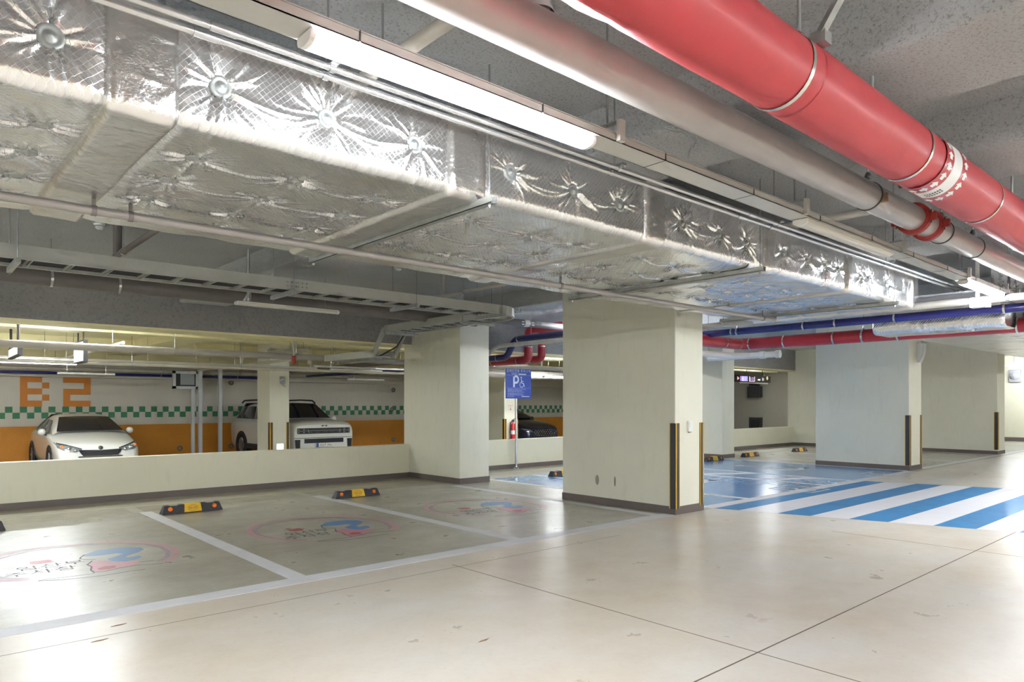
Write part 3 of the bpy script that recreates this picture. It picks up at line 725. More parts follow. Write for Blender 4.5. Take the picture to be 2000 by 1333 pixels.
mb = MB(); arc_patch(mb, xl - .19, xl - .071, RY, RZ, RR + .006, -.9, 1.9, 30); mb.build('arrow_band', 'red_deep', red); mb = MB(); arc_patch(mb, xl + .071, xl + .19, RY, RZ, RR + .006, -.9, 1.9, 30); mb.build('arrow_band', 'red_deep', red)
for sx in (-.13, .13):
    for k in range(8):
        a = -.72 + k*.36; mb = MB()
        def onp(dx, da, q=.008): return (xl + sx + dx, RY - (RR + q)*math.cos(a + da), RZ - (RR + q)*math.sin(a + da))
        mb.add([onp(-.02, .0), onp(-.02, .13), onp(.02, .13), onp(.02, .0)], [(0, 1, 2, 3)]); mb.add([onp(-.045, .0), onp(.045, .0), onp(0, -.14)], [(0, 1, 2)])
        mb.build('flow_arrow', 'sticker_white', red)
mb = MB()
for k in range(7):
    for j in range(2):
        a = 1.62 - k*.085; x = xl - .022 + j*.034
        mb.add([(x + p, RY - (RR + .008)*math.cos(a + q), RZ - (RR + .008)*math.sin(a + q)) for p, q in ((0, 0), (.02, 0), (.02, .05), (0, .05))], [(0, 1, 2, 3)])
mb.build('label_lettering', 'ink', red)
for x in (bx[0] + .18, bx[0] + .95, bx[1] + 2.2):
    MB().cyl((x, RY, RZ + RR - .01), (x, RY, ZS + .03), .009, 8).build('rod', 'galv', red)
    MB().box(x - .02, x + .02, RY - .03, RY + .03, RZ + RR - .005, RZ + RR + .035).build('clevis', 'galv', red)
x = bx[0] + .12
MB().bar((x, RY - .1, RZ + RR - .03), (x - .25, RY - .62, ZS + .02), .028, .028).build('sway_brace', 'galv', red)
MB().box(x - .03, x + .03, RY - .15, RY - .09, RZ + .1, RZ + .15).build('brace_foot', 'galv', red)

# grey main
GY, GZ, GR = 1.99, 2.966, .095
g = thing('grey_main_pipe', (5, GY, GZ), 'thick glossy grey pipe with red couplings beside the red main', 'pipe')
MB().cyl((-3, GY, GZ), (22, GY, GZ), GR, 40).build('pipe_run', 'pipe_grey', g)
gx = [onY(px, py, GY).x for px, py in ((1695, 385), (1785, 432), (1812, 448), (1838, 458), (1900, 492), (1050, 20))]
for x in (gx[1], gx[2]):
    MB().lathe((x - .035, GY, GZ), (1, 0, 0), [(GR, 0), (GR + .028, .004), (GR + .03, .03), (GR + .022, .035), (GR + .03, .04), (GR + .028, .066), (GR, .07)], 30).build('red_coupling', 'coupling_red', g)
    for sy in (-1, 1):
        c = (x, GY + sy*(GR + .035), GZ - .02)
        MB().box(x - .02, x + .02, *sorted((GY + sy*(GR + .015), GY + sy*(GR + .065))), GZ - .035, GZ + .025).build('coupling_lug', 'coupling_red', g)
        MB().cyl((x, c[1], GZ - .055), (x, c[1], GZ + .05), .009, 8).build('coupling_bolt', 'zinc', g)
for x in (gx[0], gx[3], gx[4], gx[4] + 2.4, -.4):
    MB().cyl((x - .008, GY, GZ), (x + .008, GY, GZ), GR + .006, 30).build('ring_clamp', 'steel_dark', g)
    MB().cyl((x, GY, GZ + GR), (x, GY, ZS + .02), .007, 8).build('rod', 'galv', g)
    MB().lathe((x, GY, GZ + GR + .02), (0, 0, 1), [(.0, 0), (.02, .005), (.024, .025), (.014, .05), (0, .06)], 12).build('swivel', 'steel_dark', g)
MB().box(gx[0] + .005, gx[0] + .03, GY - GR - .03, GY - GR + .03, GZ - .06, GZ + .0).build('clamp_putty', 'rust', g)
x = gx[5]; MB().cyl((x, GY, GZ + GR - .03), (x, GY, ZS + .02), .05, 24).build('riser_branch', 'pipe_grey', g)
MB().lathe((x, GY, GZ + GR - .012), (0, 0, 1), [(.066, 0), (.06, .02), (.052, .03)], 24).build('weld_collar', 'pipe_grey', g)
for px, py in ((820, 88), (1690, 418)):
    p = onY(px, py, 2.5); x = onZ(px, py, 3.1).x
    t = thing('branch_pipe', (x, 3, 3.12), {820: 'pale branch pipe under the slab above the lit lamp', 1690: 'pale branch pipe under the slab before the red couplings'}[px], 'pipe', 'branch pipes under the slab')
    MB().cyl((x, GY + GR, 3.12), (x, 6.5, 3.12), .034, 20).build('pipe_run', 'pipe_pale', t)
    for y in (2.9, 4.6): hanger(t, x, y, 3.12, .034, 'y')
# sway brace beside the grey main
t = thing('sway_brace', (gx[0], 1.7, 3.1), 'slanting steel brace between the grey main and the red main', 'brace')
MB().bar((gx[0] - .55, GY - .16, ZS + .02), (gx[0] + .35, GY - .1, GZ + .12), .03, .03).build('brace_tube', 'steel_dark', t)
MB().lathe((gx[0] - .3, GY - .14, GZ + .2), (0, 0, 1), [(0, 0), (.025, .01), (.025, .05), (0, .07)], 10).build('brace_joint', 'steel_dark', t)

# twin conduits
for k, (y, z) in enumerate(((2.83, 2.945), (2.765, 2.955))):
    t = thing('steel_conduit', (4, y, z), ('lower' if k == 0 else 'upper') + ' of the two thin steel conduits along the foil duct', 'conduit')
    MB().cyl((-2, y, z), (12, y, z), .0145, 16).build('conduit_run', 'conduit', t)
    for x in (.92, 4.9, 8.9): MB().cyl((x - .05 + .04*k, y, z), (x + .05 + .04*k, y, z), .0185, 16).build('coupling', 'zinc', t)
    for x in (1.42, 3.35, 5.35, 7.7, 10.2):
        MB().cyl((x - .012, y, z), (x + .012, y, z), .02, 14).build('saddle_clip', 'zinc', t)
        if k == 0:
            MB().cyl((x, 2.8, z + .02), (x, 2.8, ZS + .02), .005, 8).build('rod', 'zinc', t)
            MB().box(x - .018, x + .018, 2.72, 2.87, z + .018, z + .034).build('strut', 'zinc', t)

# ------------------------------------------------------------------ raceway and tube lamps
LY = 2.27
def raceway(name, y, z, x0, x1, label, rods, mat='tray_paint'):
    t = thing(name, ((x0 + x1)/2, y, z), label, 'raceway')
    mb = MB(); mb.box(x0, x1, y - .07, y + .07, z, z + .004); mb.box(x0, x1, y - .07, y - .066, z, z + .035); mb.box(x0, x1, y + .066, y + .07, z, z + .035)
    mb.build('channel', mat, t)
    x = x0
    while x < x1:
        MB().box(x, x + .9, y - .073, y + .073, z + .036, z + .04).build('lid', mat, t)
        MB().box(x + .9, x + .905, y - .0745, y + .0745, z - .001, z + .0405).build('lid_joint', 'steel_dark', t); x += .905
    for x in rods:
        MB().box(x - .02, x + .02, y - .1, y - .075, z - .002, z + .1).build('bracket', mat, t)
        MB().box(x - .02, x + .02, y - .1, y + .1, z + .1, z + .104).build('bracket', mat, t)
        MB().cyl((x, y, z + .1), (x, y, ZS + .02), .0055, 8).build('rod', 'zinc', t)
    return t
raceway('lamp_raceway', LY, 2.785, -6, 22, 'long cream cable raceway carrying the aisle tube lamps', (2.66, 4.62, 6.4, 8.2, 10.1, 12.4))
def lamp(x0, x1, y, z, lit, label, group, axis='x', wd=.05, hang=None, bare=False):
    """batten lamp: rounded diffuser under a spine, with end caps"""
    t = thing('tube_lamp', ((x0 + x1)/2, y, z), label, 'lamp', group)
    if bare:                                            # bare tube in two holders under a thin spine, for the added fill lamps
        MB().cyl((x0 + .03, y, z), (x1 - .03, y, z), .022, 14).build('bare_tube', 'lamp_on', t)
        MB().box(x0, x1, y - .02, y + .02, z + .06, z + .085).build('spine', 'white_box', t)
        for a in (x0, x1 - .03): MB().box(a, a + .03, y - .024, y + .024, z - .026, z + .06).build('tube_holder', 'white_box', t)
        for x in (x0 + .2, x1 - .2): MB().cyl((x, y, z + .08), (x, y, hang), .004, 6).build('drop_wire', 'zinc', t)
        return t
    pr_ = [(-wd, .04)] + [(-wd*math.cos(a), .02 - .024*math.sin(a)) for a in np.linspace(0, math.pi, 10)] + [(wd, .04)]
    MB().prism([(y + p, z + q) for p, q in pr_], 'x', x0 + .02, x1 - .02).build('diffuser', 'lamp_on' if lit else 'lamp_off', t)
    MB().box(x0 + .01, x1 - .01, y - wd*.9, y + wd*.9, z + .0405, z + .05).build('spine', 'white_box', t)
    for a, b in ((x0, x0 + .02), (x1 - .02, x1)):
        MB().prism([(y + p*1.03, z + q) for p, q in pr_], 'x', a, b).build('end_cap', 'white_box', t)
    if hang:
        for x in (x0 + .2, x1 - .2): MB().cyl((x, y, z + .045), (x, y, hang), .004, 6).build('drop_wire', 'zinc', t)
    return t
G = 'tube lamps'
lz = 2.74
lamp(1.06, 2.52, LY, lz, True, 'lit tube lamp nearest the camera on the aisle raceway', G)
lamp(4.70, 6.26, LY, lz, False, 'unlit tube lamp on the aisle raceway before the red couplings', G)
lamp(8.28, 9.66, LY, lz, True, 'lit tube lamp at the far end of the aisle raceway', G)
lamp(12.2, 13.7, LY, lz, True, 'unseen tube lamp just beyond the right edge, lit to brighten the blue bays', G)  # out of view on the raceway, set lit to brighten the blue bays
lamp(15.9, 17.4, LY, lz, True, 'unseen tube lamp far down the aisle, lit to brighten the blue bays', G)  # another unseen raceway lamp switched on as fill
lamp(-2.6, -1.1, LY, lz, True, 'lit tube lamp behind the camera on the aisle raceway', G)
# the garage goes on to the right of and behind the picture: unseen bare tubes added there as fill light
for k, y in enumerate((-2.6, -6.0)):
    nm = ('second', 'third')[k]
    for x in np.arange(-6.5, 30, 3.1): lamp(x, x + 1.5, y, 2.8, True, 'added bare fill lamp in the %s line beyond the right edge of the picture' % nm, 'added fill lamps in the %s line' % nm, hang=ZS + .02, bare=True)  # added fill rows; bare tubes so that the ceiling is lit too
for k, y in enumerate((5.9, 9.2)):
    for x in (-3.0, -6.2): lamp(x, x + 1.5, y, 2.8, True, 'added bare fill lamp over the stalls beyond the left edge of the picture, line %s' % ('near', 'deep')[k], 'added fill lamps over the left stalls', hang=ZS + .02, bare=True)  # unseen tubes added to brighten the left stalls
for x, y, nm in ((9.1, 8.6, 'squarely behind the near column'), (11.6, 8.6, 'behind the right side of the near column'), (19.2, 8.6, 'behind the speaker column')): lamp(x, x + 1.5, y, 2.95, True, 'added bare fill lamp over the stalls hidden ' + nm, G, hang=ZS + .02, bare=True)  # added out of sight behind the columns to light the dim bays
lamp(-6.3, -4.8, LY, lz, True, 'second lit tube lamp behind the camera on the aisle raceway', G)
# ------------------------------------------------------------------ pipes running across the aisle behind the near column
XG = 9.72; ZG = EYE + .1275*XG
p1 = onX(972, 676, XG)
t = thing('cross_pipe', (XG, 5, ZG), 'pale grey pipe crossing the aisle above the blue pipe', 'pipe')
pts = [(XG, -3, ZG), (XG, p1.y, ZG), (XG, p1.y + .6, 2.45), (XG, p1.y + 2.2, 2.42)]
MB().tube(path(pts, .12), .044, 20).build('pipe_run', 'pipe_pale', t)
for px, py in ((1545, 622), (1610, 615), (1005, 672), (1900, 588)): band_on(t, (XG, onX(px, py, XG).y, ZG), (0, 1, 0), .044, 'galv', .014, 'ring_clamp')
for y in (2.2, 6.5, 8.9): hanger(t, XG, y, ZG, .044, 'y')
XB = 10.1; ZB_ = EYE + .1145*XB
t = thing('cross_pipe', (XB, 4, ZB_), 'blue wrapped pipe crossing the aisle between grey and red pipes', 'pipe')
MB().cyl((XB, -3, ZB_), (XB, 9.2, ZB_), .055, 24).build('pipe_run', 'blue_wrap', t)
for px in (1430, 1570, 1632, 1748, 1962): band_on(t, (XB, onX(px, 640, XB).y, ZB_), (0, 1, 0), .055)
for y in (1.0, 5.9, 8.4): hanger(t, XB, y, ZB_, .055, 'y')
XR = 11.2; ZR_ = EYE + .0935*XR; yE = onX(1449, 674, XR).y
t = thing('cross_pipe', (XR, 4, ZR_), 'large red wrapped pipe crossing the aisle with an elbow by the near column', 'pipe')
MB().tube(path([(XR, -3, ZR_), (XR, yE, ZR_), (XR - 2.4, yE + .02, ZR_)], .2), .1, 26).build('pipe_run', 'red_deep', t)
for px in (1466, 1533, 1630, 1755, 1988): band_on(t, (XR, onX(px, 660, XR).y, ZR_), (0, 1, 0), .1)
for px in (1412, 1440):
    band_on(t, (onY(px, 668, yE).x, yE, ZR_), (1, 0, 0), .1)
for y in (.5, 4.4): hanger(t, XR, y, ZR_, .1, 'y')
# white drain pipe under the red elbow
t = thing('drain_pipe', (XR - .6, yE + .3, 2.38), 'white plastic drain pipe with a capped end below the red elbow', 'pipe')
pc = onX(1518, 692, XR + .4)
MB().cyl((XR + .35, yE + .9, 2.36), pc, .055, 20).build('pipe_run', 'pvc_white', t)
dd = (Vector(pc) - Vector((XR + .35, yE + .9, 2.36))).normalized()
MB().cyl(pc - dd*.02, pc + dd*.05, .07, 20).build('end_cap', 'pvc_white', t)
MB().cyl(pc - dd*.32, pc - dd*.22, .068, 20).build('socket', 'pvc_white', t)
MB().tube(path([(XR - 1.5, yE + .35, 2.37), (XR + .2, yE + .3, 2.37), tuple(pc - dd*.5)], .15), .055, 18).build('branch', 'pvc_white', t)
MB().cyl((XR + .35, yE + .9, 2.40), (XR + .35, yE + .9, ZS + .02), .007, 8).build('rod', 'zinc', t)
# small bore pipe under the duct's far edge
PY, PZ = 4.5, EYE + .2425*4.5
xe = onY(1514, 623, PY).x
t = thing('sprinkler_pipe', (4, PY, PZ), 'slim grey sprinkler pipe running below the far edge of the duct', 'pipe')
MB().tube(path([(-2.5, PY, PZ), (xe, PY, PZ), (xe, PY, PZ + .075)], .035), .026, 16).build('pipe_run', 'pipe_mid', t)
for px, py in ((183, 413), (255, 430), (1095, 559), (1490, 619)):
    x = onY(px, py, PY).x; MB().cyl((x - .013, PY, PZ), (x + .013, PY, PZ), .031, 14).build('clamp', 'pipe_dark', t)
    MB().box(x - .01, x + .01, PY - .005, PY + .005, PZ + .02, PZ + .085).build('clamp_strap', 'pipe_dark', t)
# ------------------------------------------------------------------ ladder tray on the left, turning and dropping past the wall column
TY0, TY1, TZ0, TZ1 = 7.5, 7.95, 2.785, 2.91
XT0, XT1 = 6.62, 7.08
lad = thing('cable_ladder', (3, 7.7, TZ0), 'galvanised cable ladder hung under the slab and turning beside the wall column', 'cable ladder')
def rail(pts, name='side_rail'):
    mb = MB()
    for a, b in zip(pts[:-1], pts[1:]):
        mb.bar(((a[0], a[1], (TZ0 + TZ1)/2 + a[2])), ((b[0], b[1], (TZ0 + TZ1)/2 + b[2])), .012, TZ1 - TZ0)
        mb.bar(((a[0], a[1], TZ0 + a[2])), ((b[0], b[1], TZ0 + b[2])), .035, .006)
    mb.build(name, 'ladder', lad)
def arc(cx, cy, r, a0, a1, n=7): return [(cx + r*math.cos(a), cy + r*math.sin(a), 0) for a in np.linspace(a0, a1, n)]
Ra, Rb = .2, .65
rail([(-2.5, TY0, 0), (XT1 - Rb, TY0, 0)] + arc(XT1 - Rb, TY0 + Rb, Rb, -math.pi/2, 0) + [(XT1, 10.9, 0)])
rail([(-2.5, TY1, 0), (XT0 - Ra, TY1, 0)] + arc(XT0 - Ra, TY1 + Ra, Ra, -math.pi/2, 0) + [(XT0, 10.9, 0)])
DZ = -.42
for x in (XT0, XT1):
    rail([(x, 10.9, 0), (x, 11.25, DZ), (x, 13.2, DZ)], 'drop_rail')
rung_me = None
def rung(a, b):
    mb = MB(); a = Vector(a); b = Vector(b); d = (b - a).normalized(); q = Vector((-d.y, d.x, 0))*.016
    mb.bar(a + q, b + q, .008, .024).bar(a - q, b - q, .008, .024); mb.bar(a + Vector((0, 0, .012)), b + Vector((0, 0, .012)), .036, .004); mb.build('rung', 'ladder', lad)
x = -2.3
while x < XT1 - Rb: rung((x, TY0 + .007, TZ0 + .016), (x, TY1 - .007, TZ0 + .016)); x += .323
for a in (.35, .8, 1.25):
    A = a - math.pi/2; rung((XT1 - Rb + Rb*math.cos(A), TY0 + Rb + Rb*math.sin(A), TZ0 + .016), (XT0 - Ra + Ra*math.cos(A), TY1 + Ra + Ra*math.sin(A), TZ0 + .016))
y = 8.4
while y < 10.9: rung((XT0 + .007, y, TZ0 + .016), (XT1 - .007, y, TZ0 + .016)); y += .323
y = 11.4
while y < 13.2: rung((XT0 + .007, y, TZ0 + DZ + .016), (XT1 - .007, y, TZ0 + DZ + .016)); y += .323
mb = MB(); mb.tube([(XT1 - .12, 9.6, TZ0 + .05), (XT1 - .1, 10.7, TZ0 + .05), (XT1 - .06, 11.1, TZ0 - .22), (XT1 - .12, 11.6, TZ0 + DZ + .05), (XT1 - .14, 13.1, TZ0 + DZ + .05)], .014, 8)
mb.build('black_cable', 'cable', lad)
for k in range(5):
    yy = TY0 + .06 + k*.08; MB().tube([(-2.4, yy, TZ0 + .045), (2, yy + .01, TZ0 + .045), (5, yy - .01, TZ0 + .05), (XT1 - Rb - .1, yy, TZ0 + .045), (XT1 - .1 - k*.05, TY0 + Rb + .2, TZ0 + .045), (XT1 - .1 - k*.07, 10.8, TZ0 + .045)], .026, 8).build('power_cable', 'cable', lad)
for x in (.82, 3.36, 5.0, 6.45):
    MB().box(x - .02, x + .02, TY0 - .1, TY1 + .1, TZ0 - .05, TZ0 - .006).build('strut', 'galv', lad)
    for yy in (TY0 - .06, TY1 + .06):
        MB().cyl((x, yy, TZ0 - .07), (x, yy, ZS + .02), .0055, 8).build('rod', 'zinc', lad)
for yy in (8.5, 10.7):
    MB().box(XT0 - .1, XT1 + .12, yy - .02, yy + .02, TZ0 - .05, TZ0 - .006).build('strut', 'galv', lad)
    for xx in (XT0 - .06, XT1 + .06): MB().cyl((xx, yy, TZ0 - .07), (xx, yy, ZS + .02), .0055, 8).build('rod', 'zinc', lad)
for px, py in ((561, 550), (582, 554), (1005, 592)):
    p = onY(px, py, TY0)
    for k in range(3):
        for j in range(2): MB().cyl((p.x + k*.05, TY0 - .012, TZ0 + .04 + j*.045), (p.x + k*.05, TY0 - .004, TZ0 + .04 + j*.045), .009, 8).build('rail_bolt', 'zinc', lad)
# big dark pipe along the edge beam
t = thing('slab_pipe', (3, 9.6, 2.97), 'dull grey pipe along the slab behind the cable ladder', 'pipe')
pz = onY(0, 534, 9.6).z
MB().cyl((-3, 9.6, pz), (7.7, 9.6, pz), .095, 22).build('pipe_run', 'pipe_dark', t)
for px, py in ((100, 545), (232, 560), (480, 575)): hanger(t, onY(px, py, 9.6).x, 9.6, pz, .095)
# unlit lamp hung below it
a, b = onY(460, 592, 9.2), onY(660, 609, 9.2)
lamp(a.x, b.x, 9.2, (a.z + b.z)/2 - .03, False, 'unlit white tube lamp hung in front of the grey edge beam', G, hang=ZS + .02)
# sloping sprinkler branch and drops over the stalls
a = onZ(307, 448, 3.1); b = onZ(170, 543, 3.1)
t = thing('sprinkler_branch', (a.x, a.y, 3.1), 'short brownish sprinkler branch under the slab left of the duct', 'pipe')
MB().cyl((a.x, 5.4, 3.1), (a.x, 9.9, 3.1), .03, 14).build('pipe_run', 'pipe_dark', t)
q = onX(241, 470, a.x); hanger(t, a.x, q.y, 3.1, .03, 'y'); MB().cyl((a.x, q.y + .25, 3.1), (a.x, q.y + .25, ZS + .02), .045, 14).build('riser', 'pipe_dark', t)
a = onZ(960, 560, 3.1)
t = thing('sprinkler_branch', (a.x, a.y, 3.1), 'pale sprinkler branch under the slab before the two columns', 'pipe')
MB().cyl((a.x, 5.4, 3.1), (a.x, 9.6, 3.1), .026, 14).build('pipe_run', 'pipe_pale', t)
q = onX(905, 560, a.x); hanger(t, a.x, q.y, 3.1, .026, 'y'); MB().cyl((a.x, q.y + .5, 3.1), (a.x, q.y + .5, ZS + .02), .03, 12).build('riser', 'pipe_pale', t)
t = thing('conduit_drop', (onY(485, 560, 8.6).x, 8.6, 2.75), 'grey conduit dropping from the slab to the unlit lamp', 'conduit')
x = onY(485, 560, 8.6).x
MB().tube([(x, 8.6, ZS + .02), (x, 8.6, 2.86), (x + .04, 8.8, 2.82), (x + .16, 9.15, 2.86)], .018, 10).build('conduit_run', 'galv', t)
for px, py, nm in ((194, 441, 'left of the duct'), (778, 524, 'beside the cross beam')):
    p = onZ(px, py, ZS - .02)
    t = thing('ceiling_detector', (p.x, p.y, ZS), 'small white round detector on the slab ' + nm, 'detector')
    MB().lathe((p.x, p.y, ZS + .005), (0, 0, -1), [(.055, 0), (.055, .015), (.045, .03)], 18).build('base', 'white_box', t)
    MB().lathe((p.x, p.y, ZS - .03), (0, 0, -1), [(.042, 0), (.038, .02), (.024, .032), (0, .035)], 18).build('dome', 'white_box', t)
# ------------------------------------------------------------------ red and blue elbows beside the wall column
def elbow_pipe(label, X, pxv, ytop, ylow, r, mat):
    yv = onX(pxv, 690, X).y; zl = onX(pxv, ylow, X).z; zt = onX(pxv, ytop, X).z
    t = thing('riser_pipe', (X, yv, zl), label, 'pipe')
    MB().tube(path([(X, yv - 2.2, zt), (X, yv, zt), (X, yv, zl), (X, yv + 2.1, zl)], r*1.6), r, 20).build('pipe_run', mat, t)
    band_on(t, (X, yv, (zl + zt)/2 - .05), (0, 0, 1), r); band_on(t, (X, yv + .32, zl), (0, 1, 0), r); band_on(t, (X, yv + 1.2, zl), (0, 1, 0), r)
    MB().cyl((X, yv - 1.2, zt + r - .01), (X, yv - 1.2, ZS + .02), .007, 8).build('rod', 'zinc', t)
elbow_pipe('left red wrapped riser pipe with an elbow above the parking sign', 10.5, 1032, 644, 703, .092, 'red_deep')
elbow_pipe('right red wrapped riser pipe with an elbow above the parking sign', 11.25, 1058, 644, 702, .092, 'red_deep')
XV = 9.95
a0 = onX(1100, 652, XV); b0 = onX(1006, 663, XV); c0 = onX(972, 700, XV)
t = thing('riser_pipe', (XV, b0.y, b0.z), 'dark blue wrapped pipe bending down above the parking sign', 'pipe')
MB().tube(path([(XV, a0.y - .8, b0.z), (XV, b0.y, b0.z), (XV, c0.y - .3, c0.z), (XV, c0.y + 2.2, c0.z)], .13), .07, 20).build('pipe_run', 'blue_dark', t)
band_on(t, (XV, b0.y - .12, b0.z), (0, 1, 0), .07); band_on(t, (XV, c0.y, c0.z), (0, 1, 0), .07)
MB().cyl((XV, b0.y - .5, b0.z + .06), (XV, b0.y - .5, ZS + .02), .007, 8).build('rod', 'zinc', t)
# grey pipe with a white sticker above them
q = onY(1027, 632, 9.0)
t = thing('slab_pipe', (q.x, 9.0, q.z), 'dark pipe with a white arrow label above the red risers', 'pipe')
MB().cyl((7.3, 9.0, q.z), (12, 9.0, q.z), .06, 20).build('pipe_run', 'pipe_dark', t)
MB().cyl((q.x - .06, 9.0, q.z), (q.x + .06, 9.0, q.z), .062, 20, caps=False).build('white_label_band', 'sticker_white', t)
for sx in (-.12, .12):
    for k in range(2): MB().box(q.x + sx - .03, q.x + sx + .03, 8.935, 8.939, q.z - .04 + k*.045, q.z - .022 + k*.045).build('flow_arrow', 'sticker_white', t)
for x in (9.3, 11.3): hanger(t, x, 9.0, q.z, .06)
# ------------------------------------------------------------------ rear-bay services
RC = 3.14
def rear_pipe(label, y, pa, pb, r, mat, x0, x1, bands=()):
    z = (onY(*pa, y).z + onY(*pb, y).z)/2
    t = thing('rear_pipe', ((x0 + x1)/2, y, z), label, 'pipe')
    MB().cyl((x0, y, z), (x1, y, z), r, 18).build('pipe_run', mat, t)
    for x in np.arange(x0 + .9, x1, 2.3):
        MB().cyl((x - .012, y, z), (x + .012, y, z), r + .005, 16).build('ring_clamp', 'galv', t); MB().cyl((x, y, z + r), (x, y, RC), .006, 6).build('rod', 'zinc', t)
    return t, z
rear_pipe('grey pipe nearest behind the low wall under the edge beam', 13.4, (0, 676), (780, 703), .062, 'pipe_grey', -4, 16)
rear_pipe('second grey pipe deeper in the rear bay', 16.4, (300, 717), (780, 727), .04, 'pipe_pale', -4, 17)
rear_pipe('thin dark blue pipe along the rear wall above the letters', 22.9, (100, 729), (430, 737), .04, 'blue_wrap', -4, 9.6)
rear_pipe('grey pipe along the rear wall above the blue one', 22.7, (100, 722), (430, 728), .06, 'pipe_pale', -4, 20)
rear_pipe('dull pipe behind the parking sign in the rear bay', 14.6, (970, 715), (1090, 724), .055, 'pipe_dark', 11.0, 20)
rear_pipe('thick dull pipe deep behind the parking sign', 16.0, (970, 732), (1090, 733), .12, 'pipe_grey', 11.6, 22)
# cross pipes in the rear bay
for k, (x, z, r, mat, lb) in enumerate(((9.6, 2.56, .06, 'pipe_dark', 'dull cross pipe in the rear bay left of the wall column'), (10.4, 2.42, .05, 'blue_wrap', 'dark blue cross pipe in the rear bay left of the wall column'), (3.1, 2.6, .03, 'pipe_pale', 'slim cross pipe in the rear bay near the hung sign box'), (6.9, 2.52, .035, 'pipe_pale', 'slim cross pipe in the rear bay with a hooked end'))):
    t = thing('rear_cross_pipe', (x, 16, z), lb, 'pipe')
    MB().cyl((x, 14.0, z), (x, 22.0, z), r, 14).build('pipe_run', mat, t)
    for y in (14.8, 18.6, 21.0): MB().cyl((x, y, z + r), (x, y, RC), .006, 6).build('rod', 'zinc', t)
a, b = onY(566, 690, 14.2), onY(604, 682, 14.2)
t = thing('gooseneck_pipe', (a.x, 14.2, a.z), 'short hooked vent pipe above the near rear pipe', 'pipe')
MB().tube(path([(a.x - .5, 14.2, a.z), (b.x, 14.2, a.z + .09), (b.x, 14.2, a.z - .22)], .09), .045, 14).build('pipe_run', 'pipe_pale', t)
MB().cyl((a.x, 14.2, a.z + .03), (a.x, 14.2, RC), .006, 6).build('rod', 'zinc', t)
v = onY(571, 695, 13.4)
t = thing('red_valve', (v.x, 13.3, v.z), 'small red valve on the near rear pipe', 'valve')
MB().lathe((v.x, 13.33, v.z - .17), (0, 0, 1), [(0, 0), (.03, .0), (.045, .06), (.035, .12), (.045, .16), (0, .17)], 12).build('valve_body', 'coupling_red', t)
MB().cyl((v.x, 13.33, v.z), (v.x, 13.33, RC), .022, 8).build('stem', 'galv', t)
def rlamp(pa, pb, y, lit, label):
    a, b = onY(*pa, y), onY(*pb, y); z = (a.z + b.z)/2 - .02; return lamp(a.x, b.x, y, z, lit, label, G, hang=RC if y < 19 else 2.81, wd=.055)
a, b = onY(0, 706, 17.0), onY(151, 710, 17.0)
lamp(a.x - .3, b.x, 17.0, b.z - .03, True, 'lit tube lamp in the rear bay above the white sedan', G, hang=RC, wd=.06)
rlamp((365, 715), (490, 719), 16.8, False, 'unlit tube lamp in the rear bay left of the rear column')
rlamp((646, 722), (745, 727), 15.8, False, 'unlit tube lamp in the rear bay right of the rear column, the upper one')
rlamp((680, 741), (749, 744), 18.5, False, 'unlit tube lamp in the rear bay right of the rear column, the lower one')
rlamp((112, 730), (224, 732), 19.8, False, 'unlit tube lamp in the rear bay in front of the wall letters')
rlamp((1062, 737), (1101, 737), 15.2, True, 'lit tube lamp in the rear bay just left of the near column')
for x, y, nm in ((-3.2, 17.0, 'behind the left edge of the picture'), (25.6, 14.0, 'hidden above the far opening')): lamp(x, x + 1.5, y, 2.36 if x < 20 else 2.98, True, 'added fill lamp in the rear bay ' + nm, G, hang=RC)  # unseen lamps added to brighten the rear bay and its end wall
for x in (-1.2, 1.6, 10.6, 14.6, 18.8): lamp(x, x + 1.5, 13.6, 2.92, True, 'added fill lamp tucked up behind the edge beam', 'added fill lamps tucked behind the edge beam', hang=RC)  # added above the sight line to lift the light in the rear bay
# rear raceways
for y, x0, x1, z, nm in ((16.8, -4, 8.2, 2.4, 'left'), (15.8, 7.6, 13, 2.39, 'right')):
    t = thing('rear_raceway', ((x0 + x1)/2, y, z), 'thin cream raceway above the rear-bay lamps on the ' + nm, 'raceway')
    MB().box(x0, x1, y - .04, y + .04, z, z + .04).build('channel', 'tray_paint', t)
    for x in np.arange(x0 + .6, x1, 1.9): MB().cyl((x, y, z + .04), (x, y, RC), .005, 6).build('rod', 'zinc', t)
